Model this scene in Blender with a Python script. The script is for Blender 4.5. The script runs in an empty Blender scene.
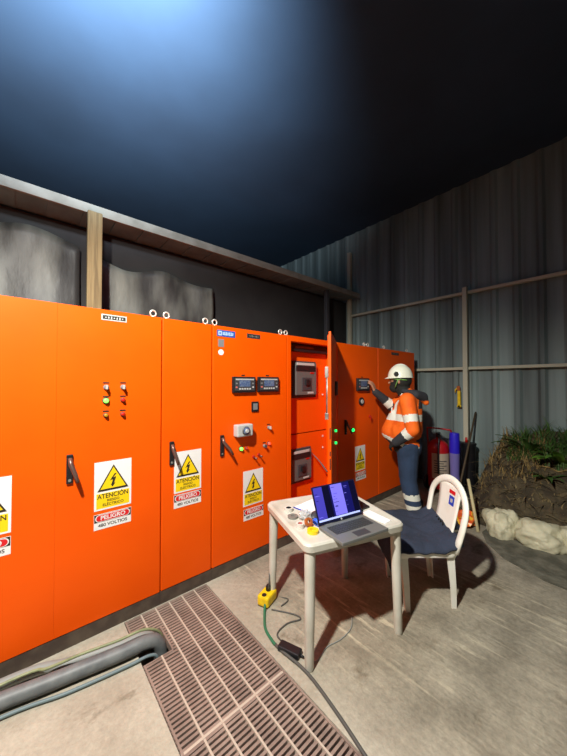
import bpy, bmesh, math, random
from mathutils import Vector, Matrix, noise
random.seed(7)
scene = bpy.context.scene
COL = scene.collection
PI = math.pi

# ------------------------------------------------------------ camera
cam = bpy.data.cameras.new('camera')
cam.sensor_fit = 'HORIZONTAL'; cam.sensor_width = 36.0; cam.lens = 300.0 / 567.0 * 36.0
cam.clip_start = 0.02; cam.clip_end = 200
camo = bpy.data.objects.new('camera', cam); COL.objects.link(camo)
yaw, pitch = math.radians(49.0), math.radians(1.0)
F0 = Vector((math.cos(yaw), math.sin(yaw), 0)); RR = Vector((math.sin(yaw), -math.cos(yaw), 0)); Z = Vector((0, 0, 1))
FF = F0 * math.cos(pitch) + Z * math.sin(pitch); UU = Z * math.cos(pitch) - F0 * math.sin(pitch)
m3 = Matrix((RR, UU, -FF)).transposed()
camo.matrix_world = Matrix.Translation((0, 0, 1.55)) @ m3.to_4x4()
scene.camera = camo

# ------------------------------------------------------------ world, lights, exposure
w = bpy.data.worlds.new('night'); scene.world = w; w.use_nodes = True
w.node_tree.nodes['Background'].inputs[0].default_value = (0.55, 0.62, 0.75, 1)
w.node_tree.nodes['Background'].inputs[1].default_value = 0.026

def spot(name, loc, target, power, size, blend, radius, color):
    l = bpy.data.lights.new(name, 'SPOT'); l.energy = power; l.spot_size = math.radians(size); l.spot_blend = blend
    l.shadow_soft_size = radius; l.color = color
    o = bpy.data.objects.new(name, l); COL.objects.link(o); o.location = loc
    o.rotation_euler = (Vector(target) - Vector(loc)).to_track_quat('-Z', 'Y').to_euler()
    return o
spot('floodlight', (-0.5, 0.6, 3.4), (0.6, 2.0, 0.0), 840, 132, 0.6, 0.065, (1.0, 0.97, 0.89))
spot('added_glow_spot', (0.20, 1.6, 3.55), (0.28, 2.4, 4.5), 1500, 143, 1.0, 0.08, (0.76, 0.87, 1.0))  # unseen upward spot added only to make the bluish overhead glow
vs = scene.view_settings
scene.display_settings.display_device = 'sRGB'
vs.view_transform = 'Standard'; vs.look = 'None'; vs.gamma = 1.0; vs.use_curve_mapping = False
vs.exposure = 0.0

# ------------------------------------------------------------ materials
def lin(c):
    return tuple(((v / 255) / 12.92 if v / 255 <= 0.04045 else ((v / 255 + 0.055) / 1.055) ** 2.4) for v in c) + (1.0,)

def mat(name, rgb, rough=0.5, metal=0.0, rgb2=None, scale=8.0, stretch=(1, 1, 1), lo=0.4, hi=0.65, bump=0.0, bscale=None,
        emit=None, estr=1.0, trans=0.0, alpha=1.0, spec=0.5):
    m = bpy.data.materials.new(name); m.use_nodes = True
    nt = m.node_tree; N = nt.nodes; L = nt.links; b = N['Principled BSDF']
    b.inputs['Base Color'].default_value = lin(rgb); b.inputs['Roughness'].default_value = rough; b.inputs['Metallic'].default_value = metal
    b.inputs['Specular IOR Level'].default_value = spec
    if trans: b.inputs['Transmission Weight'].default_value = trans
    if alpha < 1: b.inputs['Alpha'].default_value = alpha
    if emit: b.inputs['Emission Color'].default_value = lin(emit); b.inputs['Emission Strength'].default_value = estr
    if rgb2 or bump:
        tc = N.new('ShaderNodeTexCoord'); mp = N.new('ShaderNodeMapping'); mp.inputs['Scale'].default_value = stretch
        L.new(tc.outputs['Object'], mp.inputs['Vector'])
        no = N.new('ShaderNodeTexNoise'); no.inputs['Scale'].default_value = scale; no.inputs['Detail'].default_value = 6
        L.new(mp.outputs[0], no.inputs['Vector'])
        if rgb2:
            r = N.new('ShaderNodeValToRGB'); r.color_ramp.elements[0].position = lo; r.color_ramp.elements[1].position = hi
            r.color_ramp.elements[0].color = lin(rgb); r.color_ramp.elements[1].color = lin(rgb2)
            L.new(no.outputs['Fac'], r.inputs['Fac']); L.new(r.outputs['Color'], b.inputs['Base Color'])
        if bump:
            n2 = no
            if bscale:
                n2 = N.new('ShaderNodeTexNoise'); n2.inputs['Scale'].default_value = bscale; n2.inputs['Detail'].default_value = 5
                L.new(mp.outputs[0], n2.inputs['Vector'])
            bp = N.new('ShaderNodeBump'); bp.inputs['Strength'].default_value = bump; bp.inputs['Distance'].default_value = 0.02
            L.new(n2.outputs['Fac'], bp.inputs['Height']); L.new(bp.outputs['Normal'], b.inputs['Normal'])
    return m

M = {}
M['orange'] = mat('orange_powder_coat', (242, 88, 0), 0.45, rgb2=(238, 84, 0), scale=3, spec=0.2)
M['orange_in'] = mat('orange_inner_panel', (228, 84, 4), 0.45, spec=0.3)
M['plinth'] = mat('dark_plinth', (70, 58, 50), 0.7, rgb2=(88, 76, 64), scale=12)
M['seam'] = mat('black_rubber', (20, 18, 18), 0.7)
M['black'] = mat('black_plastic', (26, 26, 29), 0.45)
M['dgrey'] = mat('dark_grey_plastic', (62, 62, 66), 0.5)
M['grey'] = mat('grey_plastic', (125, 126, 128), 0.5)
M['brk'] = mat('breaker_grey', (96, 96, 94), 0.5)
M['lgrey'] = mat('light_grey_plastic', (186, 186, 184), 0.5)
M['steel'] = mat('galvanised_steel', (165, 165, 158), 0.45, 0.6, rgb2=(130, 130, 124), scale=20)
M['zinc'] = mat('bright_zinc', (225, 222, 210), 0.35, 0.5)
M['handle'] = mat('handle_metal', (118, 92, 84), 0.35, 0.6)
M['white'] = mat('white_sticker', (236, 234, 232), 0.5)
M['yellow'] = mat('sign_yellow', (246, 208, 10), 0.5)
M['ink'] = mat('black_ink', (38, 34, 24), 0.6)
M['red'] = mat('sign_red', (214, 26, 34), 0.5)
M['blue'] = mat('sticker_blue', (40, 84, 170), 0.5)
M['paleblue'] = mat('pale_blue_print', (170, 200, 236), 0.5)
M['screenblue'] = mat('display_blue', (70, 88, 130), 0.3, rgb2=(110, 126, 150), scale=60)
M['grn_led'] = mat('lit_green_lamp', (120, 255, 90), 0.4, emit=(120, 255, 80), estr=1.8)
M['grn_led2'] = mat('lit_green_indicator', (20, 255, 110), 0.4, emit=(10, 255, 100), estr=2.2)
M['red_led'] = mat('lit_red_lamp', (255, 60, 40), 0.4, emit=(255, 60, 40), estr=2.5)
M['redlens'] = mat('unlit_red_lens', (190, 28, 14), 0.35)
M['amber'] = mat('unlit_amber_lens', (176, 136, 30), 0.35)
M['plastic'] = mat('white_garden_plastic', (204, 201, 188), 0.45, rgb2=(184, 179, 162), scale=7, lo=0.45, hi=0.75)
M['plastic_chair'] = mat('white_chair_plastic', (242, 240, 228), 0.42, rgb2=(230, 226, 208), scale=7, lo=0.5, hi=0.75)
M['navy'] = mat('navy_cloth', (44, 52, 70), 0.9, rgb2=(34, 41, 56), scale=6, bump=0.3, bscale=60)
M['lap'] = mat('laptop_grey', (122, 124, 122), 0.4, 0.3)
M['key'] = mat('laptop_keys', (58, 60, 62), 0.5)
M['bezel'] = mat('laptop_bezel', (22, 24, 50), 0.3)
M['paper'] = mat('white_paper', (240, 240, 244), 0.7)
M['offwhite'] = mat('off_white_tape', (206, 202, 192), 0.6)
M['bluepen'] = mat('blue_plastic', (40, 70, 190), 0.4)
M['clear'] = mat('clear_plastic_film', (196, 198, 196), 0.25, alpha=0.6)
M['tape_grey'] = mat('grey_tape', (120, 118, 112), 0.5)
M['tape_yel'] = mat('yellow_tape', (240, 200, 20), 0.4)
M['tape_blue'] = mat('blue_tape', (30, 90, 220), 0.4)
M['tape_brn'] = mat('brown_orange_tape', (170, 90, 40), 0.4)
M['pinkwhite'] = mat('pinkish_label', (206, 110, 100), 0.5)
M['cardyel'] = mat('yellow_box_plastic', (236, 200, 18), 0.45, rgb2=(214, 176, 10), scale=20)
M['hose'] = mat('grey_conduit', (112, 116, 116), 0.5, rgb2=(92, 96, 98), scale=14, stretch=(1, 1, 1))
M['hose2'] = mat('pale_grey_cable', (138, 142, 138), 0.55)
M['hoseblue'] = mat('blue_grey_cable', (104, 122, 126), 0.5)
M['ground_cable'] = mat('green_yellow_cable', (124, 132, 96), 0.5, rgb2=(146, 152, 112), scale=18)
M['green_cable'] = mat('green_cable', (40, 110, 78), 0.5)
M['cable'] = mat('dark_grey_cable', (78, 78, 74), 0.5)
M['grate'] = mat('brown_grating_resin', (150, 130, 118), 0.65, rgb2=(122, 104, 94), scale=5, bump=0.2, bscale=60)
M['grate_line'] = mat('worn_grating_edge', (186, 172, 156), 0.6)
M['pit'] = mat('dark_trench', (36, 32, 30), 0.95)
M['skin'] = mat('skin', (176, 124, 96), 0.55)
M['jacket'] = mat('hi_vis_orange', (255, 112, 14), 0.75, rgb2=(240, 96, 10), scale=9, bump=0.25, bscale=14)
M['reflect'] = mat('reflective_band', (236, 236, 222), 0.5)
M['dark_sleeve'] = mat('dark_navy_sleeve', (48, 48, 52), 0.85, bump=0.3, bscale=14)
M['pants'] = mat('blue_denim', (48, 66, 94), 0.9, rgb2=(38, 54, 78), scale=6, bump=0.35, bscale=14)
M['boot'] = mat('dark_boot', (40, 38, 52), 0.7)
M['helmet'] = mat('white_helmet', (236, 236, 214), 0.35)
M['mask'] = mat('black_mask', (30, 32, 28), 0.8)
M['lens'] = mat('green_tinted_lens', (120, 170, 90), 0.15)
M['extred'] = mat('extinguisher_red', (168, 16, 22), 0.4)
M['extlabel'] = mat('aged_label', (176, 160, 140), 0.6)
M['cobalt'] = mat('cobalt_blue_plastic', (44, 34, 200), 0.4)
M['paleviolet'] = mat('pale_violet_plastic', (116, 108, 176), 0.3)
M['wood'] = mat('pale_timber', (146, 128, 90), 0.8, rgb2=(112, 96, 66), scale=4, stretch=(12, 12, 0.6))
M['stick'] = mat('pale_stick', (206, 192, 146), 0.7)
M['rod'] = mat('brown_rod', (74, 60, 40), 0.7)
M['eave'] = mat('eave_sheet', (148, 146, 134), 0.7, rgb2=(126, 124, 112), scale=6)
M['soffit'] = mat('grey_soffit_sheet', (124, 150, 154), 0.8, rgb2=(106, 130, 134), scale=4)
M['girt'] = mat('galvanised_girt', (186, 182, 160), 0.6)
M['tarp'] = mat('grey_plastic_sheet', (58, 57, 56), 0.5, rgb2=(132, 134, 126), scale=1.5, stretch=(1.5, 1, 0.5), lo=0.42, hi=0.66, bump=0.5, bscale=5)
M['backwall'] = mat('dark_back_wall', (48, 47, 47), 0.85, rgb2=(38, 37, 38), scale=2)
M['added_ceil'] = mat('added_dark_roof', (40, 62, 84), 0.9, rgb2=(34, 54, 74), scale=0.8)
M['sheet'] = mat('corrugated_sheet', (136, 152, 150), 0.6, 0.1, rgb2=(78, 88, 87), scale=1.8, stretch=(1, 2.4, 0.10), lo=0.36, hi=0.68)
M['soil'] = mat('dark_soil', (58, 50, 36), 0.95, rgb2=(96, 84, 60), scale=9, lo=0.4, hi=0.72, bump=0.9, bscale=26)
M['rock'] = mat('pale_rock', (212, 206, 176), 0.9, rgb2=(170, 164, 134), scale=5, bump=0.7, bscale=12)
M['gutter'] = mat('wet_dark_concrete', (84, 82, 70), 0.8, rgb2=(126, 122, 106), scale=7, lo=0.42, hi=0.7, bump=0.7, bscale=24)
M['leaf'] = mat('green_leaf', (70, 104, 40), 0.6, rgb2=(48, 78, 30), scale=8)
M['leaf2'] = mat('bright_green_leaf', (98, 140, 44), 0.55, rgb2=(74, 112, 36), scale=8)
M['dry'] = mat('dry_straw', (150, 126, 76), 0.9, rgb2=(112, 92, 54), scale=10)
M['litter'] = mat('dead_leaf', (142, 124, 84), 0.95, rgb2=(84, 72, 50), scale=14)
M['snack_or'] = mat('orange_wrapper', (228, 92, 40), 0.35, rgb2=(240, 190, 60), scale=14, lo=0.45, hi=0.55)
M['ledge'] = mat('pale_concrete_ledge', (150, 146, 130), 0.85, rgb2=(124, 120, 106), scale=8)

def floor_material():
    m = bpy.data.materials.new('worn_concrete'); m.use_nodes = True
    nt = m.node_tree; N = nt.nodes; L = nt.links; b = N['Principled BSDF']; b.inputs['Roughness'].default_value = 0.85
    b.inputs['Specular IOR Level'].default_value = 0.25
    tc = N.new('ShaderNodeTexCoord')
    def noise_(scale, stretch=(1, 1, 1), detail=6, rough=0.55):
        mp = N.new('ShaderNodeMapping'); mp.inputs['Scale'].default_value = stretch; L.new(tc.outputs['Object'], mp.inputs['Vector'])
        n = N.new('ShaderNodeTexNoise'); n.inputs['Scale'].default_value = scale; n.inputs['Detail'].default_value = detail; n.inputs['Roughness'].default_value = rough
        L.new(mp.outputs[0], n.inputs['Vector']); return n.outputs['Fac']
    def ramp(fac, p0, c0, p1, c1):
        r = N.new('ShaderNodeValToRGB'); e = r.color_ramp.elements
        e[0].position = p0; e[0].color = c0; e[1].position = p1; e[1].color = c1; L.new(fac, r.inputs['Fac']); return r.outputs['Color']
    def mix(fac, a, c, mode='MIX'):
        x = N.new('ShaderNodeMix'); x.data_type = 'RGBA'; x.blend_type = mode
        if isinstance(fac, float): x.inputs[0].default_value = fac
        else: L.new(fac, x.inputs[0])
        L.new(a, x.inputs[6])
        if isinstance(c, tuple): x.inputs[7].default_value = c
        else: L.new(c, x.inputs[7])
        return x.outputs[2]
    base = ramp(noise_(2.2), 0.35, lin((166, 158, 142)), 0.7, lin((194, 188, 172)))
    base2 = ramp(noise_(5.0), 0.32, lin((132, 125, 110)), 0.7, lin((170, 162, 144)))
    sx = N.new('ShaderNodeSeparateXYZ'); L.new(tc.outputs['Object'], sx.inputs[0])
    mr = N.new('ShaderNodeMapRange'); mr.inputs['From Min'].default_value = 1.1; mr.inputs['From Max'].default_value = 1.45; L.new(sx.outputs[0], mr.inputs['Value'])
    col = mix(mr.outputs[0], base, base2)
    # brushed ridges run away from the cabinets
    strk = noise_(5.0, (4.6, 0.42, 1), 5, 0.62)
    patch = ramp(noise_(1.3), 0.46, (0.1, 0.1, 0.1, 1), 0.6, (1, 1, 1, 1))
    rid = N.new('ShaderNodeMath'); rid.operation = 'MULTIPLY'; L.new(strk, rid.inputs[0]); L.new(mr.outputs[0], rid.inputs[1])
    lightline = ramp(strk, 0.54, (0, 0, 0, 1), 0.64, (1, 1, 1, 1))
    f1 = N.new('ShaderNodeMath'); f1.operation = 'MULTIPLY'; L.new(lightline, f1.inputs[0]); L.new(patch, f1.inputs[1])
    f2 = N.new('ShaderNodeMath'); f2.operation = 'MULTIPLY'; L.new(f1.outputs[0], f2.inputs[0]); L.new(mr.outputs[0], f2.inputs[1])
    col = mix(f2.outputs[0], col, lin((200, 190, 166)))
    stain = ramp(noise_(2.6, (1, 1.3, 1), 7, 0.65), 0.60, (0, 0, 0, 1), 0.70, (0.8, 0.8, 0.8, 1))
    col = mix(stain, col, lin((104, 92, 72)))
    fine = ramp(noise_(40.0, (1, 1, 1), 8, 0.7), 0.3, (0.80, 0.80, 0.79, 1), 0.7, (1.06, 1.05, 1.03, 1))
    col = mix(1.0, col, fine, 'MULTIPLY')
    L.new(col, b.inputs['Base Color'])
    h = N.new('ShaderNodeMath'); h.operation = 'ADD'; L.new(rid.outputs[0], h.inputs[0]); L.new(noise_(30.0), h.inputs[1])
    bp = N.new('ShaderNodeBump'); bp.inputs['Strength'].default_value = 0.45; bp.inputs['Distance'].default_value = 0.02
    L.new(h.outputs[0], bp.inputs['Height']); L.new(bp.outputs['Normal'], b.inputs['Normal'])
    return m
M['floor'] = floor_material()

# ------------------------------------------------------------ mesh helpers
class MB:
    def __init__(s): s.bm = bmesh.new(); s.mats = []
    def mi(s, k):
        if k not in s.mats: s.mats.append(k)
        return s.mats.index(k)
    def poly(s, pts, k):
        f = s.bm.faces.new([s.bm.verts.new(p) for p in pts]); f.material_index = s.mi(k); return f
    def hull(s, bottom, top, k):
        n = len(bottom); i = s.mi(k)
        b = [s.bm.verts.new(p) for p in bottom]; t = [s.bm.verts.new(p) for p in top]
        fs = [s.bm.faces.new(list(reversed(b))), s.bm.faces.new(t)]
        for q in range(n): fs.append(s.bm.faces.new((b[q], b[(q + 1) % n], t[(q + 1) % n], t[q])))
        for f in fs: f.material_index = i
        return fs
    def box(s, a, c, k, bevel=0.0, xf=None):
        x0, y0, z0 = a; x1, y1, z1 = c; x = s.mi(k)
        P = [Vector(p) for p in ((x0, y0, z0), (x1, y0, z0), (x1, y1, z0), (x0, y1, z0), (x0, y0, z1), (x1, y0, z1), (x1, y1, z1), (x0, y1, z1))]
        if xf: P = [xf @ p for p in P]
        V = [s.bm.verts.new(p) for p in P]
        fs = [s.bm.faces.new([V[i] for i in q]) for q in ((0, 3, 2, 1), (4, 5, 6, 7), (0, 1, 5, 4), (1, 2, 6, 5), (2, 3, 7, 6), (3, 0, 4, 7))]
        for f in fs: f.material_index = x
        if bevel:
            es = list({e for f in fs for e in f.edges})
            r = bmesh.ops.bevel(s.bm, geom=es, offset=bevel, segments=2, affect='EDGES', profile=0.5)
            for f in r['faces']: f.material_index = x
    def tube(s, pts, r, k, seg=10, closed=False, caps=True, flat=None):
        i = s.mi(k); pts = [Vector(p) for p in pts]; n = len(pts); rings = []
        rs = r if isinstance(r, (list, tuple)) else [r] * n
        prev = None
        for q in range(n):
            if closed: t = pts[(q + 1) % n] - pts[q - 1]
            else: t = pts[min(q + 1, n - 1)] - pts[max(q - 1, 0)]
            t.normalize()
            if prev is None:
                a = Vector((0, 0, 1)) if abs(t.z) < 0.9 else Vector((1, 0, 0))
                u = t.cross(a).normalized()
            else:
                u = (prev - t * prev.dot(t)).normalized()
            prev = u; v = t.cross(u)
            ring = []
            for g in range(seg):
                an = 2 * PI * g / seg
                ring.append(s.bm.verts.new(pts[q] + (u * math.cos(an) + v * math.sin(an) * (flat or 1.0)) * rs[q]))
            rings.append(ring)
        for q in range(n if closed else n - 1):
            A, B = rings[q], rings[(q + 1) % n]
            for g in range(seg):
                f = s.bm.faces.new((A[g], A[(g + 1) % seg], B[(g + 1) % seg], B[g])); f.material_index = i; f.smooth = True
        if caps and not closed:
            f = s.bm.faces.new(list(reversed(rings[0]))); f.material_index = i
            f = s.bm.faces.new(rings[-1]); f.material_index = i
    def cyl(s, p0, p1, r, k, seg=16, r1=None): s.tube([p0, p1], [r, r if r1 is None else r1], k, seg)
    def lathe(s, prof, k, center=(0, 0, 0), seg=24, xf=None, ks=None):
        # prof: (radius, height) pairs around z
        c = Vector(center); rings = []
        for r, h in prof:
            rings.append([s.bm.verts.new((xf @ Vector((r * math.cos(2 * PI * g / seg), r * math.sin(2 * PI * g / seg), h)) if xf else
                          Vector((r * math.cos(2 * PI * g / seg), r * math.sin(2 * PI * g / seg), h))) + c) for g in range(seg)])
        for q in range(len(rings) - 1):
            i = s.mi(ks[q] if ks else k)
            for g in range(seg):
                f = s.bm.faces.new((rings[q][g], rings[q][(g + 1) % seg], rings[q + 1][(g + 1) % seg], rings[q + 1][g])); f.material_index = i; f.smooth = True
        f = s.bm.faces.new(list(reversed(rings[0]))); f.material_index = s.mi(ks[0] if ks else k)
        f = s.bm.faces.new(rings[-1]); f.material_index = s.mi(ks[-1] if ks else k)
    def text(s, txt, size, xf, k, sx=1.0):
        cu = bpy.data.curves.new('t', 'FONT'); cu.body = txt; cu.size = size; cu.align_x = 'CENTER'; cu.align_y = 'CENTER'; cu.offset = size * 0.02
        o = bpy.data.objects.new('t', cu); COL.objects.link(o)
        me = bpy.data.meshes.new_from_object(o.evaluated_get(bpy.context.evaluated_depsgraph_get()))
        bpy.data.objects.remove(o); bpy.data.curves.remove(cu)
        i = s.mi(k); V = [s.bm.verts.new(xf @ Vector((v.co.x * sx, v.co.y, 0))) for v in me.vertices]
        for p in me.polygons:
            try:
                f = s.bm.faces.new([V[q] for q in p.vertices]); f.material_index = i
            except ValueError: pass
        bpy.data.meshes.remove(me)
    def merge(s, dist=1e-5): bmesh.ops.remove_doubles(s.bm, verts=s.bm.verts, dist=dist)
    def build(s, name, parent=None, loc=None, smooth=None, normals=True, xf=None):
        if xf: bmesh.ops.transform(s.bm, matrix=xf, verts=s.bm.verts)
        if normals: bmesh.ops.recalc_face_normals(s.bm, faces=s.bm.faces)
        if smooth is not None:
            for f in s.bm.faces: f.smooth = True
            for e in s.bm.edges:
                if len(e.link_faces) == 2 and e.calc_face_angle(0) > smooth: e.smooth = False
        me = bpy.data.meshes.new(name); s.bm.to_mesh(me); s.bm.free()
        for k in s.mats: me.materials.append(M[k])
        o = bpy.data.objects.new(name, me); COL.objects.link(o)
        if parent: o.parent = parent
        if loc: o.location = loc
        return o

def tag(o, label=None, cat=None, group=None, kind=None):
    if label: o['label'] = label
    if cat: o['category'] = cat
    if group: o['group'] = group
    if kind: o['kind'] = kind
    return o
def thing(name, label, cat, loc=(0, 0, 0), rz=0.0, group=None):
    o = bpy.data.objects.new(name, None); COL.objects.link(o); o.empty_display_size = 0.05
    o.location = loc; o.rotation_euler = (0, 0, rz)
    return tag(o, label, cat, group)
def struct(o, label=None, cat='structure'):
    tag(o, label, cat, None, 'structure'); return o
def crom(pts, n=6):
    P = [Vector(p) for p in pts]; out = []
    for i in range(len(P) - 1):
        p0 = P[max(i - 1, 0)]; p1 = P[i]; p2 = P[i + 1]; p3 = P[min(i + 2, len(P) - 1)]
        for k in range(n):
            t = k / n
            out.append(0.5 * ((2 * p1) + (p2 - p0) * t + (2 * p0 - 5 * p1 + 4 * p2 - p3) * t * t + (3 * p1 - p0 - 3 * p2 + p3) * t ** 3))
    out.append(P[-1]); return out

# ------------------------------------------------------------ the setting
D = 2.17            # plane of the cabinet fronts
XW = 4.9            # corrugated wall
YB = 3.7            # wall behind the cabinets
GX0, GX1, GY1, GY0 = 0.512, 1.088, 2.165, 0.1   # trench opening
b = MB()
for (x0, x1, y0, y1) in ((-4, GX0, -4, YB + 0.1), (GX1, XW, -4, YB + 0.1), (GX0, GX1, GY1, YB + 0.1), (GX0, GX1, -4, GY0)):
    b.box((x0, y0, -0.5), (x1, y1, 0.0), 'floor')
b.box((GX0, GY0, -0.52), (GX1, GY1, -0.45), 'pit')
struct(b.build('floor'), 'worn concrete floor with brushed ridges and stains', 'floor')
b = MB(); b.box((-4, YB, 0), (XW, YB + 0.08, 3.16), 'backwall')
struct(b.build('wall_back'), 'dark wall behind the row of orange cabinets', 'wall')
# corrugated sheet wall: trapezoid ribs run up the wall
b = MB(); y = -3.0; prev = None; prof = []
while y < 8.0:
    prof += [(y, 0.0), (y + 0.15, 0.0), (y + 0.18, -0.02), (y + 0.22, -0.02)]; y += 0.25
i = b.mi('sheet')
V = [(b.bm.verts.new((XW + d, yy, 0)), b.bm.verts.new((XW + d, yy, 4.5))) for yy, d in prof]
for q in range(len(V) - 1):
    f = b.bm.faces.new((V[q][0], V[q + 1][0], V[q + 1][1], V[q][1])); f.material_index = i
# a back skin gives the sheet its thickness
b.box((XW + 0.005, -3.0, 0), (XW + 0.03, 8.0, 4.5), 'sheet')
struct(b.build('wall_right', normals=False), 'grey corrugated metal sheet wall fading into the dark', 'wall')
b = MB()
y = -4.0
b.box((-4, -4, 4.5), (8, 16, 4.56), 'added_ceil')  # roof slab put in to give the overhead glow a surface
struct(b.build('added_ceiling'), 'dark roof added high above the cabinets to carry the glow', 'added_ceiling')
# low eave running above the cabinets
b = MB()
b.box((-4, 3.33, 3.165), (XW - 0.06, 3.36, 3.255), 'eave', 0.004)
b.box((-4, 3.36, 3.185), (XW - 0.06, YB + 0.08, 3.20), 'soffit')
x = -3.9
while x < XW - 0.2:
    b.box((x, 3.36, 3.172), (x + 0.05, YB, 3.186), 'soffit'); x += 0.27
struct(b.build('trim_1'), 'pale eave edge running along above the orange cabinets', 'eave')
b = MB()
b.box((XW - 0.09, -3, 1.745), (XW - 0.035, 3.6, 1.785), 'girt', 0.004)
struct(b.build('trim_2'), 'lower horizontal rail across the corrugated wall', 'rail')
b = MB()
b.box((XW - 0.09, -3, 2.84), (XW - 0.035, 3.6, 2.88), 'girt', 0.004)
struct(b.build('trim_3'), 'upper horizontal rail across the corrugated wall', 'rail')
b = MB(); b.box((XW - 0.14, 1.50, 0), (XW - 0.09, 1.56, 2.93), 'girt', 0.006, Matrix.Identity(4))
struct(b.build('wall_post'), 'slim pale post standing against the corrugated wall beside the yellow tool', 'post')
b = MB(); b.box((XW - 0.13, 3.52, 0), (XW - 0.06, 3.59, 4.1), 'girt', 0.006)
struct(b.build('corner_post'), 'grey post in the far corner beyond the eave end', 'post')
b = MB(); b.box((0.44, 3.28, 0), (0.56, 3.33, 3.17), 'wood', 0.006)
struct(b.build('timber_post'), 'timber post rising behind the widest orange cabinet to the eave', 'post')
b = MB(); b.box((3.95, 3.40, 0), (4.02, 3.47, 3.17), 'dgrey', 0.006)
struct(b.build('dark_post'), 'dark slim post behind the open cabinet door under the eave', 'post')

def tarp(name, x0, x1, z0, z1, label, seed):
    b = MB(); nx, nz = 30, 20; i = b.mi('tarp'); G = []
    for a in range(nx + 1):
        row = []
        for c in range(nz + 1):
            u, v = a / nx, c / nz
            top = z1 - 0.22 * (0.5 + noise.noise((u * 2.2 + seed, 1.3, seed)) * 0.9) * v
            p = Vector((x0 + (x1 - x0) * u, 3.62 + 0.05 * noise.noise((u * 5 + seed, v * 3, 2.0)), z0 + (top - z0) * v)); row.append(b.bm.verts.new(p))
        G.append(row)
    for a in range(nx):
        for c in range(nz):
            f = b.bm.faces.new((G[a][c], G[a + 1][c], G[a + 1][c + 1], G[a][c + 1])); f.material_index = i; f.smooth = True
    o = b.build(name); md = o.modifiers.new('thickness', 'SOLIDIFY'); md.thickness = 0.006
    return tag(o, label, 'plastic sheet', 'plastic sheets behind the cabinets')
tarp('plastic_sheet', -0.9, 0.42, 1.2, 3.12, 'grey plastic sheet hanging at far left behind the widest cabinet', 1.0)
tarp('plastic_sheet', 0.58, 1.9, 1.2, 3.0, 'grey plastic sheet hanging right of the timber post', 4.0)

# ------------------------------------------------------------ cabinets
H, PL, DEP = 2.02, 0.085, 0.8
VX = Matrix(((1, 0, 0, 0), (0, 0, -1, 0), (0, 1, 0, 0), (0, 0, 0, 1)))     # text plane (x,y) -> (x, z), facing -y
def at(x, z, y=0.0): return Matrix.Translation((x, y, z)) @ VX
def plate(b, pts, y0, y1, k):   # polygon in x,z extruded from y1 (back) to y0 (front)
    b.hull([(p[0], y1, p[1]) for p in pts], [(p[0], y0, p[1]) for p in pts], k)
def rect(cx, cz, w_, h_): return [(cx - w_ / 2, cz - h_ / 2), (cx + w_ / 2, cz - h_ / 2), (cx + w_ / 2, cz + h_ / 2), (cx - w_ / 2, cz + h_ / 2)]
def oval(cx, cz, w_, h_, n=24):
    r = h_ / 2; out = []
    for s, a0 in ((1, -PI / 2), (-1, PI / 2)):
        for q in range(n // 2): 
            a = a0 + PI * q / (n // 2 - 1); out.append((cx + s * (w_ / 2 - r) + r * math.cos(a), cz + r * math.sin(a)))
    return out
def warning_sign(par, cx, zt):
    b = MB(); cz = zt - 0.15
    plate(b, rect(cx, cz, 0.21, 0.30), -0.0015, 0.0, 'white')
    tri = lambda s: [(cx - 0.088 * s, zt - 0.112 - 0.0727 * s), (cx + 0.088 * s, zt - 0.112 - 0.0727 * s), (cx, zt - 0.112 + 0.0875 * s)]
    plate(b, tri(1.0), -0.0022, -0.0014, 'ink'); plate(b, tri(0.82), -0.0029, -0.0021, 'yellow')
    bolt = [(0.008, 0.048), (-0.022, -0.002), (-0.003, 0.004), (-0.012, -0.03), (-0.017, -0.028), (-0.006, -0.052), (0.012, -0.022), (0.004, -0.024), (0.016, 0.022), (-0.002, 0.016), (0.018, 0.046)]
    plate(b, [(cx + x * 0.95, zt - 0.122 + z * 0.85) for x, z in bolt], -0.0036, -0.0028, 'ink')
    plate(b, rect(cx, zt - 0.243, 0.186, 0.092), -0.0022, -0.0014, 'yellow')
    b.text('ATENCIÓN', 0.040, at(cx, zt - 0.217, -0.0026), 'ink', 0.86)
    b.text('RIESGO', 0.021, at(cx, zt - 0.246, -0.0026), 'ink')
    b.text('ELÉCTRICO', 0.023, at(cx, zt - 0.270, -0.0026), 'ink')
    o = b.build('warning_sign', par, normals=True); o['label'] = 'white and yellow electrical warning sign'; return o
def danger_sign(par, cx, zt, k='red'):
    b = MB()
    plate(b, rect(cx, zt - 0.0475, 0.21, 0.095), -0.0015, 0.0, 'white')
    plate(b, rect(cx, zt - 0.026, 0.206, 0.048), -0.0022, -0.0014, 'ink')
    plate(b, oval(cx, zt - 0.026, 0.196, 0.044), -0.0029, -0.0021, 'white')
    plate(b, oval(cx, zt - 0.026, 0.186, 0.037), -0.0036, -0.0028, k)
    b.text('PELIGRO', 0.036, at(cx, zt - 0.0265, -0.004), 'white')
    b.text('480 VOLTIOS', 0.028, at(cx, zt - 0.072, -0.002), 'ink')
    o = b.build('danger_sign', par); o['label'] = 'small red and white high voltage sign'; return o
def lever_handle(par, x, z, tilt=0.08):
    b = MB()
    b.box((x - 0.016, -0.014, z - 0.085), (x + 0.016, 0, z + 0.085), 'black', 0.004)
    p = [(x, -0.018, z + 0.065), (x + 0.004, -0.03, z + 0.03), (x + tilt * 0.3, -0.052, z - 0.03), (x + tilt * 0.45, -0.062, z - 0.075)]
    b.tube(p, [0.011, 0.013, 0.012, 0.009], 'handle', 10)
    b.cyl((x, -0.016, z - 0.065), (x, -0.002, z - 0.065), 0.008, 'steel', 12)
    o = b.build('handle', par); o['label'] = 'dark swing handle on a black plate'; return o
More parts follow.
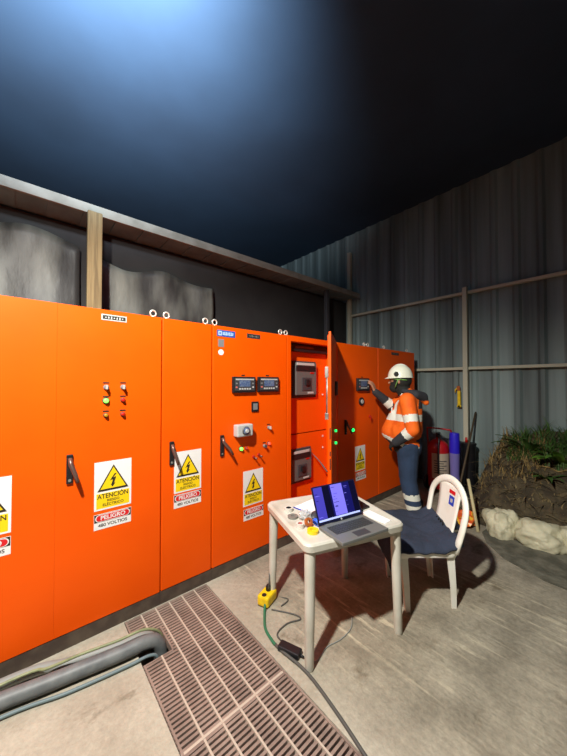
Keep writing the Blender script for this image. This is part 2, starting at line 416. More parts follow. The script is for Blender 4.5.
def indicator(par, x, z, k, name='indicator_lamp', r=0.011, cap=True):
    b = MB(); X = Matrix.Rotation(PI / 2, 4, 'X')
    b.lathe([(r * 1.35, 0), (r * 1.35, 0.006), (r, 0.008), (r * 0.95, 0.018), (r * 0.6, 0.024)], k, (x, 0, z), 16, X, ['dgrey', 'dgrey', k, k])
    if cap: b.box((x - 0.017, -0.002, z + 0.022), (x + 0.017, 0, z + 0.03), 'ink')
    return b.build(name, par)
def selector(par, x, z, name='selector_switch', k='lgrey'):
    b = MB(); X = Matrix.Rotation(PI / 2, 4, 'X')
    b.lathe([(0.016, 0), (0.016, 0.008), (0.012, 0.010), (0.012, 0.018)], 'grey', (x, 0, z), 16, X)
    b.box((x - 0.005, -0.04, z - 0.013), (x + 0.005, -0.016, z + 0.013), k, 0.002)
    b.box((x - 0.017, -0.002, z + 0.024), (x + 0.017, 0, z + 0.032), 'ink')
    return b.build(name, par)
def name_plate(par, x, z, w_=0.14, h_=0.036, pale=True):
    b = MB(); plate(b, rect(x, z, w_, h_), -0.002, 0, 'lgrey' if pale else 'dgrey'); plate(b, rect(x, z, w_ * 0.9, h_ * 0.62), -0.003, -0.0019, 'ink')
    for q in range(-3, 4): plate(b, rect(x + q * w_ * 0.11, z - 0.001, w_ * 0.05, h_ * (0.2 + 0.14 * (q % 3))), -0.0036, -0.0029, 'lgrey' if pale else 'grey')
    o = b.build('name_plate', par); return o
def controller(par, x0, x1, z0, z1):
    b = MB()
    b.box((x0, -0.028, z0), (x1, 0, z1), 'black', 0.006)
    plate(b, rect((x0 + x1) / 2, (z0 + z1) / 2 + 0.004, (x1 - x0) * 0.88, (z1 - z0) * 0.8), -0.030, -0.0279, 'dgrey')
    cx, cz, w_, h_ = (x0 + x1) / 2, (z0 + z1) / 2, x1 - x0, z1 - z0
    plate(b, rect(cx, cz + 0.012, w_ * 0.48, h_ * 0.42), -0.0312, -0.0299, 'screenblue')
    plate(b, rect(cx, z1 - h_ * 0.17, w_ * 0.8, h_ * 0.09), -0.0312, -0.0299, 'lgrey')
    for q in range(5): plate(b, rect(cx + (q - 2) * w_ * 0.11, z0 + h_ * 0.24, w_ * 0.07, h_ * 0.1), -0.0325, -0.0299, 'lgrey')
    for sx, kk in ((-1, 'pinkwhite'), (1, 'lgrey')):
        for q in range(2): plate(b, oval(cx + sx * w_ * 0.36, z0 + h_ * (0.34 + 0.24 * q), w_ * 0.08, h_ * 0.1), -0.0325, -0.0299, kk if q == 0 else 'grey')
    b.box((cx - 0.017, -0.002, z1 + 0.008), (cx + 0.017, 0, z1 + 0.018), 'ink')
    o = b.build('generator_controller', par); o['label'] = 'black control unit with display and keys'; return o
def lifting_eye(par, x, y=0.06):
    b = MB(); pts = [(x + 0.020 * math.cos(a), y, H + 0.030 + 0.022 * math.sin(a)) for a in [2 * PI * q / 16 for q in range(16)]]
    b.tube(pts, 0.006, 'zinc', 8, closed=True); b.cyl((x, y, H), (x, y, H + 0.012), 0.012, 'zinc', 12)
    return b.build('lifting_eye', par)
def carcass(par, W, open_front=False):
    b = MB()
    if not open_front:
        b.box((0.001, 0.024, PL), (W - 0.001, DEP, H), 'orange', 0.003)
    else:
        t = 0.02
        b.box((0.001, 0.002, PL), (0.05, DEP, H), 'orange', 0.003); b.box((W - 0.03, 0.024, PL), (W - 0.001, DEP, H), 'orange', 0.003)
        b.box((0.05, 0.002, H - 0.055), (W - 0.03, DEP, H), 'orange', 0.003); b.box((0.05, 0.002, PL), (W - 0.03, DEP, PL + 0.05), 'orange', 0.003)
        b.box((0.05, DEP - t, PL + 0.05), (W - 0.03, DEP, H - 0.055), 'orange_in')
    b.build('body', par)
    b = MB(); b.box((0.0, 0.002, 0), (W, DEP - 0.03, PL), 'plinth'); b.build('plinth', par)
def door(par, x0, x1, g0=0.004, g1=0.004, bv=0.004):
    b = MB(); b.box((x0 + g0, 0, PL + 0.006), (x1 - g1, 0.022, H - 0.004), 'orange', bv)
    return b.build('door', par)

# widest cabinet at left, two doors
c = thing('electrical_cabinet', 'widest orange electrical cabinet with two doors at the left end of the row', 'cabinet', (-0.45, D, 0), group='orange electrical cabinets')
W = 0.742 + 0.45; carcass(c, W); o = lambda x: x + 0.45
d = door(c, 0, o(0.148), 0.004, 0.0002, 0.0006); warning_sign(d, o(-0.143), 1.057); danger_sign(d, o(-0.143), 0.738)
d = door(c, o(0.148), W, 0.0002, 0.004, 0.0006)
lever_handle(d, o(0.214), 1.045); warning_sign(d, o(0.445), 1.057); danger_sign(d, o(0.445), 0.735); name_plate(d, o(0.441), 1.969, 0.145, 0.038)
for x in (0.398, 0.495):
    selector(d, o(x), 1.525)
    s = None
indicator(d, o(0.398), 1.440, 'grn_led', r=0.015); indicator(d, o(0.398), 1.348, 'amber')
indicator(d, o(0.495), 1.440, 'redlens'); indicator(d, o(0.495), 1.348, 'redlens')
lifting_eye(c, 0.06); lifting_eye(c, o(0.70)); lifting_eye(c, o(0.33), 0.5)
# narrow cabinet
c = thing('electrical_cabinet', 'narrowest orange electrical cabinet, one plain door with handle and warning sign', 'cabinet', (0.744, D, 0), group='orange electrical cabinets')
W = 0.391; carcass(c, W); d = door(c, 0, W); o = lambda x: x - 0.744
lever_handle(d, o(0.815), 1.045, 0.06); warning_sign(d, o(0.940), 1.047); danger_sign(d, o(0.940), 0.735)
lifting_eye(c, 0.05); lifting_eye(c, W - 0.03)
# instrument cabinet
c = thing('electrical_cabinet', 'orange cabinet with twin control units and blue sticker, right of the narrow cabinet', 'cabinet', (1.137, D, 0), group='orange electrical cabinets')
W = 0.798; carcass(c, W); d = door(c, 0, W); o = lambda x: x - 1.137
lever_handle(d, o(1.222), 1.045, 0.16); warning_sign(d, o(1.535), 0.792); danger_sign(d, o(1.540), 0.465)
controller(d, o(1.312), o(1.542), 1.470, 1.605); controller(d, o(1.572), o(1.808), 1.472, 1.607)
b = MB(); b.box((o(1.512), -0.012, 1.300), (o(1.585), 0, 1.388), 'black', 0.004); plate(b, rect(o(1.548), 1.345, 0.046, 0.055), -0.014, -0.0119, 'grey'); b.build('meter', d)
b = MB(); b.box((o(1.33), -0.07, 1.105), (o(1.485), 0, 1.205), 'lgrey', 0.01)
X = Matrix.Rotation(PI / 2, 4, 'X'); b.lathe([(0.036, 0), (0.036, 0.012), (0.03, 0.016), (0.016, 0.018), (0.014, 0.03)], 'grey', (o(1.408), -0.07, 1.155), 20, X, ['grey', 'dgrey', 'screenblue', 'lgrey'])
o2 = b.build('rotary_isolator', d); o2['label'] = 'light grey square box with a round dial'
selector(d, o(1.705), 1.145)
indicator(d, o(1.405), 0.993, 'grn_led', r=0.015, cap=False); indicator(d, o(1.46), 0.990, 'redlens', r=0.010, cap=False)
selector(d, o(1.655), 0.985, 'selector_switch', 'dgrey'); indicator(d, o(1.705), 1.000, 'red_led', r=0.013, cap=False)
for x, z in ((1.535, 0.905), (1.59, 0.915)):
    b = MB(); b.cyl((o(x), 0, z), (o(x), -0.012, z), 0.013, 'redlens', 14); b.tube([(o(x), -0.012, z), (o(x) + 0.006, -0.05, z - 0.012)], [0.005, 0.007], 'handle', 8); b.build('toggle_switch', d)
name_plate(d, o(1.536), 1.964, 0.14, 0.038, False)
b = MB(); plate(b, rect(o(1.261), 1.957, 0.168, 0.052), -0.002, 0, 'blue'); plate(b, rect(o(1.203), 1.957, 0.032, 0.036), -0.0028, -0.0019, 'paleblue'); plate(b, rect(o(1.203), 1.957, 0.012, 0.016), -0.0034, -0.0027, 'blue')
for q in range(7): plate(b, rect(o(1.232) + q * 0.0150, 1.957, 0.009, 0.030 if q % 3 else 0.024), -0.0028, -0.0019, 'paleblue')
plate(b, rect(o(1.277), 1.949, 0.10, 0.005), -0.0030, -0.0019, 'paleblue')
o2 = b.build('brand_sticker', d); o2['label'] = 'blue sticker with pale lettering'
b = MB(); plate(b, rect(o(1.213), 1.877, 0.052, 0.062), -0.0015, 0, 'grey'); b.build('grey_sticker', d)
b = MB(); plate(b, oval(o(1.213), 1.802, 0.05, 0.046), -0.002, 0, 'white'); b.build('round_sticker', d)
lifting_eye(c, 0.05); lifting_eye(c, W - 0.04)
# open cabinet
c = thing('electrical_cabinet', 'orange cabinet standing open, door swung out, grey breakers inside', 'cabinet', (1.937, D, 0), group='orange electrical cabinets')
W = 0.753; carcass(c, W, True); o = lambda x: x - 1.937
YI = 0.13
b = MB(); b.box((0.052, YI, 1.02), (W - 0.032, YI + 0.02, 1.93), 'orange_in', 0.004); pu = b.build('upper_inner_panel', c)
b = MB(); b.box((0.052, YI, PL + 0.05), (W - 0.032, YI + 0.02, 1.01), 'orange_in', 0.004); pl_ = b.build('lower_inner_panel', c)
b = MB(); b.box((0.06, YI - 0.06, 1.88), (W - 0.05, YI + 0.1, 1.955), 'black', 0.003); b.box((0.16, YI - 0.064, 1.915), (0.44, YI - 0.059, 1.935), 'handle'); b.build('top_rail', c)
def breaker(par, x0, x1, z0, z1, nm='circuit_breaker'):
    b = MB(); y = YI
    b.box((x0, y - 0.02, z0), (x1, y, z1), 'dgrey', 0.004)
    b.box((x0 + 0.02, y - 0.05, z0 + 0.03), (x1 - 0.02, y - 0.015, z1 - 0.02), 'brk', 0.006)
    w_ = x1 - x0; h_ = z1 - z0
    b.box((x0 + 0.02, y - 0.056, z1 - h_ * 0.28), (x1 - 0.04, y - 0.048, z1 - h_ * 0.14), 'black', 0.003)
    b.box((x0 + 0.03, y - 0.058, z1 - h_ * 0.12), (x1 - 0.06, y - 0.048, z1 - h_ * 0.05), 'lgrey', 0.002)
    b.box((x0 + w_ * .3, y - 0.058, z0 + h_ * 0.2), (x1 - w_ * .3, y - 0.048, z0 + h_ * 0.55), 'dgrey', 0.003)
    b.box((x0 + w_ * .42, y - 0.075, z0 + h_ * 0.34), (x1 - w_ * .42, y - 0.055, z0 + h_ * 0.5), 'black', 0.003)
    b.box((x0 + w_ * .55, y - 0.055, z0 + h_ * 0.11), (x1 - w_ * .2, y - 0.048, z0 + h_ * 0.16), 'lgrey', 0.002)
    b.box((x0 + w_ * .66, y - 0.055, z0 + h_ * 0.66), (x1 - w_ * .18, y - 0.048, z0 + h_ * 0.70), 'redlens', 0.002)
    o_ = b.build(nm, par); o_['label'] = 'grey circuit breaker in a dark frame'; return o_
breaker(pu, 0.17, 0.52, 1.395, 1.785); breaker(pl_, 0.12, 0.44, 0.51, 0.865)
b = MB(); b.tube(crom([(0.44, YI - 0.02, 0.80), (0.52, YI - 0.07, 0.70), (0.60, YI - 0.11, 0.58)], 5), [0.008] * 3 + [0.02] * 4 + [0.03] * 4, 'grey', 8, flat=0.3); b.build('door_stay', c)
for z in (1.42, 0.95, 0.82):
    b = MB(); b.cyl((W - 0.10, YI, z), (W - 0.10, YI - 0.008, z), 0.012, 'zinc', 12); b.build('panel_screw', c)
# its door: hinged at the right, swung out
hx = Matrix.Translation((W - 0.004, 0.0, 0)) @ Matrix.Rotation(math.radians(35.2), 4, 'Z')
b = MB(); DW = 0.742
b.box((-DW, 0, PL + 0.006), (0, 0.022, H - 0.004), 'orange', 0.004, hx)
b.box((-DW + 0.03, 0.02, PL + 0.03), (-DW + 0.045, 0.035, H - 0.03), 'orange', 0.003, hx)
d = b.build('door', c)
b = MB()
b.tube([hx @ Vector((-DW + 0.05, 0.04, 1.25)), hx @ Vector((-DW + 0.05, 0.04, 1.66))], 0.012, 'steel', 8)
b.box((-DW + 0.03, 0.022, 1.60), (-DW + 0.07, 0.06, 1.70), 'steel', 0.003, hx); b.box((-DW + 0.03, 0.022, 1.22), (-DW + 0.07, 0.06, 1.28), 'steel', 0.003, hx)
b.build('lock_rod', d)
for z in (1.05, 0.90, 0.78):
    b = MB(); b.box((-DW - 0.001, 0.006, z), (-DW + 0.001, 0.016, z + (0.10 if z != 0.9 else 0.04)), 'seam', 0, hx); b.build('latch_slot', d)
for z in (1.06, 0.935):
    b = MB(); p0 = hx @ Vector((-0.30, 0, z)); p1 = hx @ Vector((-0.30, -0.02, z)); b.tube([p0, p1], [0.014, 0.012], 'grn_led2', 12); b.build('indicator_lamp', d)
b = MB(); b.box((-0.30, -0.02, 1.42), (-0.10, 0, 1.57), 'black', 0.004, hx); b.build('control_unit', d)
lifting_eye(c, 0.03)
# two far cabinets
c = thing('electrical_cabinet', 'orange cabinet the worker is touching, beyond the open door', 'cabinet', (2.692, D, 0), group='orange electrical cabinets')
W = 0.846; carcass(c, W); d = door(c, 0, W); o = lambda x: x - 2.692
controller(d, o(3.05), o(3.30), 1.455, 1.612)
b = MB(); b.cyl((o(3.155), 0, 1.325), (o(3.155), -0.014, 1.325), 0.05, 'black', 20); b.cyl((o(3.155), -0.014, 1.325), (o(3.155), -0.022, 1.325), 0.026, 'lgrey', 16); b.build('meter', d)
warning_sign(d, o(3.13), 0.785); danger_sign(d, o(3.145), 0.465, 'pinkwhite')
indicator(d, o(2.975), 0.993, 'grn_led2', r=0.02, cap=False); lever_handle(d, o(2.84), 1.04, 0.10)
b = MB(); b.cyl((o(3.33), 0, 1.13), (o(3.33), -0.02, 1.13), 0.014, 'redlens', 12); b.box((o(3.325), -0.03, 1.08), (o(3.345), -0.02, 1.13), 'redlens', 0.003); b.build('push_button', d)
lifting_eye(c, 0.62); lifting_eye(c, 0.70)
c = thing('electrical_cabinet', 'last orange cabinet at the far end of the row, behind the worker', 'cabinet', (3.54, D, 0), group='orange electrical cabinets')
W = 1.03; carcass(c, W); d = door(c, 0, W); name_plate(d, 0.445, 1.966, 0.20, 0.036, False)
lifting_eye(c, 0.25); lifting_eye(c, 0.9)

# ------------------------------------------------------------ grating over the trench, and the cables
def grating(name, y0, y1, label, notch=None):
    t = thing(name, label, 'floor grating', ((GX0 + GX1) / 2, (y0 + y1) / 2, 0), group='trench gratings')
    ox, oy = t.location.x, t.location.y
    x0, x1 = GX0 + 0.004, GX1 - 0.004; T = -0.04
    def segs(a, c, y):    # x spans of a cross bar at y, leaving the notch out
        if notch and notch[0] < y < notch[1]: return (max(a, notch[2]), c)
        return (a, c)
    b = MB(); y = y0 + 0.02
    while y < y1 - 0.01:
        a, c_ = segs(x0, x1, y); b.box((a - ox, y - oy - 0.0065, T), (c_ - ox, y - oy + 0.0065, -0.003), 'grate'); y += 0.0235
    b.build('cross_bars', t)
    b = MB(); n = 6
    for q in range(n + 1):
        x = x0 + 0.006 + (x1 - x0 - 0.012) * q / n
        spans = [(y0, y1)]
        if notch and x < notch[2]: spans = [(y0, notch[0]), (notch[1], y1)]
        for s0, s1 in spans:
            b.box((x - ox - 0.0045, s0 - oy, T), (x - ox + 0.0045, s1 - oy, 0.001), 'grate_line' if 0 < q < n else 'grate')
    b.box((x0 - ox, y0 - oy, T), (x1 - ox, y0 - oy + 0.012, 0.0002), 'grate_line'); b.box((x0 - ox, y1 - oy - 0.012, T), (x1 - ox, y1 - oy, 0.0002), 'grate')
    if notch:
        b.box((x0 - ox, notch[0] - oy - 0.01, T), (notch[2] - ox, notch[0] - oy, 0.0), 'grate'); b.box((x0 - ox, notch[1] - oy, T), (notch[2] - ox, notch[1] - oy + 0.01, 0.0), 'grate')
        b.box((notch[2] - ox - 0.005, notch[0] - oy, T), (notch[2] - ox + 0.005, notch[1] - oy, 0.0), 'grate')
    b.build('long_bars', t)
grating('floor_grating', 1.235, 2.16, 'brown floor grating with a cable notch, nearest the cabinets', (1.765, 1.975, 0.68))
grating('floor_grating', 0.30, 1.234, 'brown floor grating nearest the camera, without a notch')

def cable(name, pts, r, k, label, cat='cable', group=None, n=8, seg=10):
    b = MB(); b.tube(crom(pts, n), r, k, seg); return tag(b.build(name), label, cat, group)
G = 'cables entering the trench'
cable('conduit', [(-1.3, 1.985, .045), (-0.3, 1.995, .045), (0.15, 1.925, .045), (0.42, 1.875, .047), (0.565, 1.86, .043), (0.625, 1.857, 0.0), (0.645, 1.855, -.12), (0.65, 1.855, -.36)], 0.038, 'hose',
      'thickest grey conduit running along the floor into the trench', 'conduit', G, seg=16)
cable('cable', [(-1.3, 2.095, .03), (-0.1, 2.10, .03), (0.2, 2.02, .03), (0.42, 1.958, .032), (0.56, 1.935, .03), (0.62, 1.93, -.02), (0.64, 1.93, -.14), (0.64, 1.93, -.36)], 0.027, 'hose2',
      'pale grey cable lying nearest the cabinet, bent into the trench', 'cable', G)
cable('cable', [(-1.3, 2.045, .055), (-0.1, 2.055, .06), (0.12, 2.0, .068), (0.25, 1.945, .098), (0.42, 1.906, .101), (0.56, 1.89, .099), (0.655, 1.895, .02), (0.664, 1.90, -.12), (0.665, 1.90, -.36)], 0.0075, 'ground_cable',
      'thin green and yellow earth cable lying on top of the conduit', 'cable', G)
cable('cable', [(-1.3, 1.90, .013), (-0.2, 1.925, .013), (0.2, 1.845, .013), (0.45, 1.806, .013), (0.555, 1.795, .013), (0.60, 1.79, -.02), (0.61, 1.79, -.14), (0.61, 1.79, -.36)], 0.0085, 'hoseblue',
      'thin blue grey cable on the camera side of the conduit', 'cable', G)

# ------------------------------------------------------------ table
TZ = 0.685
L_, N_, R_ = Vector((1.362, 1.751)), Vector((1.15, 1.14)), Vector((1.815, 0.918))
tc_ = (L_ + R_) / 2 + Vector((-0.012, -0.002)); ax = (R_ - N_).normalized(); rz = math.atan2(ax.y, ax.x)
HX, HY = 0.345, 0.325
t = thing('plastic_table', 'white square plastic garden table carrying the laptop', 'table', (tc_.x, tc_.y, 0), rz)
def rrect(hx_, hy_, r, n=5):
    out = []
    for (sx, sy, a0) in ((1, 1, 0), (-1, 1, PI / 2), (-1, -1, PI), (1, -1, 1.5 * PI)):
        for q in range(n + 1):
            a = a0 + PI / 2 * q / n; out.append((sx * (hx_ - r) + r * math.cos(a), sy * (hy_ - r) + r * math.sin(a)))
    return out
b = MB()
def loft(b, loops, k, capb=True, capt=True):
    i = b.mi(k); R = [[b.bm.verts.new(p) for p in l] for l in loops]; n = len(R[0])
    for q in range(len(R) - 1):
        for g in range(n):
            f = b.bm.faces.new((R[q][g], R[q][(g + 1) % n], R[q + 1][(g + 1) % n], R[q + 1][g])); f.material_index = i
    if capb: b.bm.faces.new(list(reversed(R[0]))).material_index = i
    if capt: b.bm.faces.new(R[-1]).material_index = i
lp = lambda dx, z, r=0.05: [(x, y, z) for x, y in rrect(HX + dx, HY + dx, r)]
loft(b, [lp(-0.012, TZ - 0.045), lp(0, TZ - 0.045), lp(0.002, TZ - 0.012), lp(-0.004, TZ - 0.002), lp(-0.012, TZ), lp(-0.026, TZ - 0.003), lp(-0.034, TZ - 0.006)], 'plastic', capb=False)
loft(b, [lp(-0.034, TZ - 0.012), lp(-0.012, TZ - 0.020), lp(-0.012, TZ - 0.045)], 'plastic', capb=True, capt=False)
b.build('tabletop', t, smooth=0.6)
for sx, sy in ((1, 1), (-1, 1), (1, -1), (-1, -1)):
    b = MB(); cx, cy = sx * (HX - 0.045), sy * (HY - 0.045); fx, fy = sx * (HX - 0.035), sy * (HY - 0.035)
    rr = lambda x, y, r_, z: [(x + r_ * math.cos(2 * PI * g / 16) * 1.0, y + r_ * math.sin(2 * PI * g / 16), z) for g in range(16)]
    loft(b, [rr(fx, fy, 0.021, 0.0), rr(fx, fy, 0.024, 0.01), rr((cx + fx) / 2, (cy + fy) / 2, 0.028, 0.3), rr(cx, cy, 0.032, TZ - 0.03)], 'plastic')
    b.build('leg', t, smooth=0.9)
b = MB()
for s in (1, -1):
    b.box((-HX + 0.06, s * (HY - 0.03) - 0.006, TZ - 0.075), (HX - 0.06, s * (HY - 0.03) + 0.006, TZ - 0.018), 'plastic')
    b.box((s * (HX - 0.03) - 0.006, -HY + 0.06, TZ - 0.075), (s * (HX - 0.03) + 0.006, HY - 0.06, TZ - 0.018), 'plastic')
b.build('apron', t)
TS = TZ - 0.006       # table surface inside the rim

# ------------------------------------------------------------ laptop
hl, hr = Vector((1.336, 1.217)), Vector((1.676, 1.147))
lx = (hr - hl).normalized(); lw = (hr - hl).length; ly = Vector((lx.y, -lx.x))   # towards the user
t = thing('laptop', 'open grey laptop with a blue screen on the white table', 'laptop', ((hl.x + hr.x) / 2, (hl.y + hr.y) / 2, TS), math.atan2(lx.y, lx.x))
h2 = lw / 2
b = MB(); b.box((-h2, -0.215, 0.003), (h2, 0.0, 0.020), 'lap', 0.003); b.build('base', t)
b = MB(); 
for r in range(5):
    for q in range(14): b.box((-h2 + 0.03 + q * (lw - 0.06) / 14 + 0.002, -0.035 - r * 0.019 - 0.016, 0.019), (-h2 + 0.03 + (q + 1) * (lw - 0.06) / 14 - 0.001, -0.035 - r * 0.019, 0.0225), 'key')
b.build('keyboard', t)
b = MB(); b.box((-0.05, -0.20, 0.0195), (0.05, -0.145, 0.0205), 'dgrey'); b.build('touchpad', t)
tl = Matrix.Translation((0, 0.0, 0.016)) @ Matrix.Rotation(math.radians(-22), 4, 'X')
b = MB(); b.box((-h2, -0.004, 0.004), (h2, 0.004, 0.225), 'bezel', 0.003, tl); ls = b.build('screen_lid', t)
def screen_mat(nm, rgb, e): M[nm] = mat(nm, rgb, 0.2, emit=rgb, estr=e)
screen_mat('scr_dark', (18, 18, 84), 0.55); screen_mat('scr_mid', (56, 52, 150), 0.75); screen_mat('scr_light', (104, 98, 206), 0.8); screen_mat('scr_bar', (160, 172, 226), 0.8); screen_mat('scr_black', (10, 10, 36), 0.5)
b = MB(); y0_ = -0.0045
def srect(u0, u1, v0, v1, k, dy):
    P = [(-h2 + 0.008 + (lw - 0.016) * u, y0_ - dy, 0.022 + 0.195 * v) for u, v in ((u0, v0), (u1, v0), (u1, v1), (u0, v1))]
    b.poly([tl @ Vector(p) for p in P], k)
srect(0, 1, 0, 1, 'scr_dark', 0.0)
srect(0.0, 0.20, 0.07, 1, 'scr_mid', .0004); srect(0.20, 0.36, 0.07, 1, 'scr_black', .0004); srect(0.40, 0.68, 0.07, 1, 'scr_light', .0004); srect(0.86, 1.0, 0.05, 1, 'scr_black', .0004)
srect(0, 0.98, 0.0, 0.055, 'scr_bar', .0004)
random.seed(3)
for q in range(26):
    u = random.choice((0.01, 0.02, 0.415, 0.43, 0.70, 0.72)); v = random.uniform(0.1, 0.94); srect(u, u + random.uniform(0.04, 0.14), v, v + 0.014, random.choice(('scr_mid', 'scr_light', 'scr_dark')), .0007)
o_ = b.build('display', ls, normals=False); o_['label'] = 'lit blue display with dark and pale columns'
b = MB(); b.cyl(tl @ Vector((0, -0.0038, 0.013)), tl @ Vector((0, -0.0048, 0.013)), 0.006, 'lgrey', 16); b.build('maker_badge', ls)
b = MB(); b.cyl((-h2 + 0.04, 0.002, 0.016), (h2 - 0.04, 0.002, 0.016), 0.007, 'black', 12); b.build('hinge', t)

# ------------------------------------------------------------ small things on the table
PAPER2 = [(1.735, 1.185), (1.71, 1.10), (1.705, 1.0), (1.77, 1.0), (1.80, 1.18)]
FOLDER = [(1.715, 1.41), (1.73, 1.21), (1.84, 1.20), (1.90, 1.36), (1.88, 1.42)]
b = MB()
P = [Vector((1.50, 1.56)), Vector((1.565, 1.46)), Vector((1.80, 1.575)), Vector((1.72, 1.665))]
def sheet(P, z, k, nm, label, cat, th=0.0015, grp=None):
    b = MB(); b.hull([(p[0], p[1], z) for p in P], [(p[0], p[1], z + th) for p in P], k); return tag(b.build(nm), label, cat, grp)
sheet([(1.46, 1.55), (1.475, 1.385), (1.67, 1.39), (1.66, 1.565)], TS, 'paper', 'paper_sheet', 'white paper sheets lying behind the laptop at its left', 'paper', 0.006)
b = MB(); b.tube([(1.440, 1.55, TS + 0.004), (1.455, 1.395, TS + 0.004)], 0.004, 'bluepen', 8); b.tube([(1.455, 1.395, TS + 0.004), (1.456, 1.38, TS + 0.004)], [0.004, 0.001], 'black', 8)
tag(b.build('pen'), 'blue pen lying along the edge of the white papers', 'pen')
def roll(nm, x, y, r, h, k, label, ri=None, tilt=None, ks=None):
    b = MB(); ri = ri or r * 0.55
    prof = [(ri, 0), (r, 0), (r, h), (ri, h), (ri, 0.0)]
    xf = tilt or Matrix.Identity(4)
    b.mi(k); rings = []; seg = 20
    for q, (rr_, hh) in enumerate(prof[:4]): rings.append([b.bm.verts.new(xf @ Vector((rr_ * math.cos(2 * PI * g / seg), rr_ * math.sin(2 * PI * g / seg), hh))) for g in range(seg)])
    for q in range(4):
        A, B = rings[q], rings[(q + 1) % 4]
        for g in range(seg):
            f = b.bm.faces.new((A[g], A[(g + 1) % seg], B[(g + 1) % seg], B[g])); f.material_index = b.mi((ks or [k] * 4)[q])
    zmin = min(v.co.z for v in b.bm.verts)
    o = b.build(nm, None, (x * K, y * K, TS - zmin + 0.0005)); return tag(o, label, 'tape', 'tape rolls on the table')
K = 0.962
roll('tape_roll', 1.435, 1.595, 0.030, 0.022, 'paper', 'white tape roll with dark core nearest the table corner by the cabinets', 0.018, ks=['offwhite', 'offwhite', 'offwhite', 'black'])
roll('tape_roll', 1.385, 1.497, 0.034, 0.012, 'tape_grey', 'flat grey tape roll lying between the white roll and the plastic bag', 0.012)
T1 = Matrix.Rotation(math.radians(62), 4, 'X')
roll('tape_roll', 1.325, 1.365, 0.026, 0.026, 'pinkwhite', 'pinkish white roll beside the coloured tape rolls', 0.014, None, ['pinkwhite', 'offwhite', 'offwhite', 'pinkwhite'])
roll('tape_roll', 1.338, 1.268, 0.034, 0.018, 'tape_yel', 'yellow tape roll lying flat near the laptop corner', 0.016)
roll('tape_roll', 1.400, 1.302, 0.026, 0.018, 'tape_blue', 'blue tape roll leaning beside the yellow roll', 0.012, Matrix.Rotation(math.radians(58), 4, 'Y'))
roll('tape_roll', 1.372, 1.345, 0.026, 0.018, 'tape_brn', 'brown tape roll standing behind the yellow roll', 0.012, Matrix.Rotation(math.radians(60), 4, 'X'))
def crumple(nm, c, size, k, label, cat, seed, amp=0.4, sub=3):
    b = MB(); bmesh.ops.create_icosphere(b.bm, subdivisions=sub, radius=1.0); b.mi(k)
    for v in b.bm.verts:
        n_ = noise.noise(v.co * 2.2 + Vector((seed, 0, 0))) + 0.5 * noise.noise(v.co * 5 + Vector((seed, 3, 0)))
        v.co *= 1 + amp * n_
        v.co = Vector((v.co.x * size[0], v.co.y * size[1], max(v.co.z, -0.75) * size[2]))
    zm = min(v.co.z for v in b.bm.verts)
    o = b.build(nm, None, (c[0], c[1], c[2] - zm + 0.0005)); return tag(o, label, cat)
crumple('plastic_bag', (1.385, 1.38, TS), (0.045, 0.04, 0.028), 'clear', 'crumpled clear plastic bag between the papers and tape rolls', 'bag', 5.0)
b = MB(); bmesh.ops.create_uvsphere(b.bm, u_segments=20, v_segments=10, radius=1.0); b.mi('dgrey')
for v in b.bm.verts: v.co = Vector((v.co.x * 0.058, v.co.y * 0.034, max(v.co.z, -0.2) * 0.026 + 0.0055))
o_ = b.build('computer_mouse', None, (1.455, 1.355, TS), smooth=1.0); o_.rotation_euler = (0, 0, 0.4); tag(o_, 'dark grey rounded mouse between the papers and the laptop', 'mouse')
sheet(PAPER2, TS, 'paper', 'paper_sheet', 'small white papers at the right of the laptop', 'paper', 0.004)

sheet(FOLDER, TS, 'black', 'document_folder', 'black folder lying behind the laptop screen at its right', 'folder', 0.012)

# ------------------------------------------------------------ chair
ch = (2.235, 1.065); fdir = Vector((-0.75, 0.66)); rzc = math.atan2(fdir.y, fdir.x) - PI / 2     # local +y = facing
SZ = 0.405
t = thing('plastic_chair', 'white plastic garden chair with an arched back beside the table', 'chair', (ch[0], ch[1], 0), rzc)
def grid_sheet(b, fn, nu, nv, k):
    i = b.mi(k); G_ = [[b.bm.verts.new(fn(a / nu, c / nv)) for c in range(nv + 1)] for a in range(nu + 1)]
    for a in range(nu):
        for c in range(nv):
            f = b.bm.faces.new((G_[a][c], G_[a + 1][c], G_[a + 1][c + 1], G_[a][c + 1])); f.material_index = i; f.smooth = True
def solid(o, th, off=0.0):
    md = o.modifiers.new('thickness', 'SOLIDIFY'); md.thickness = th; md.offset = off; return o
b = MB()
def seatf(u, v):
    wv = 0.205 + 0.012 * v
    x = (u - 0.5) * 2 * wv; y = -0.2 + 0.41 * v
    z = SZ - 0.018 * math.cos((u - 0.5) * PI) * math.cos((v - 0.45) * PI * 0.9) - (0.03 * max(0, v - 0.85) / 0.15)
    return (x, y, z)
grid_sheet(b, seatf, 14, 14, 'plastic_chair'); solid(b.build('seat', t), 0.008)
b = MB(); lp2 = lambda dx, z: [(x, y + 0.005, z) for x, y in rrect(0.214 + dx, 0.205 + dx, 0.05)]
loft(b, [lp2(0.0, SZ - 0.04), lp2(0.006, SZ - 0.02), lp2(0.0, SZ + 0.004), lp2(-0.014, SZ + 0.002), lp2(-0.012, SZ - 0.04)], 'plastic_chair', False, False)
b.build('seat_rim', t, smooth=0.8)
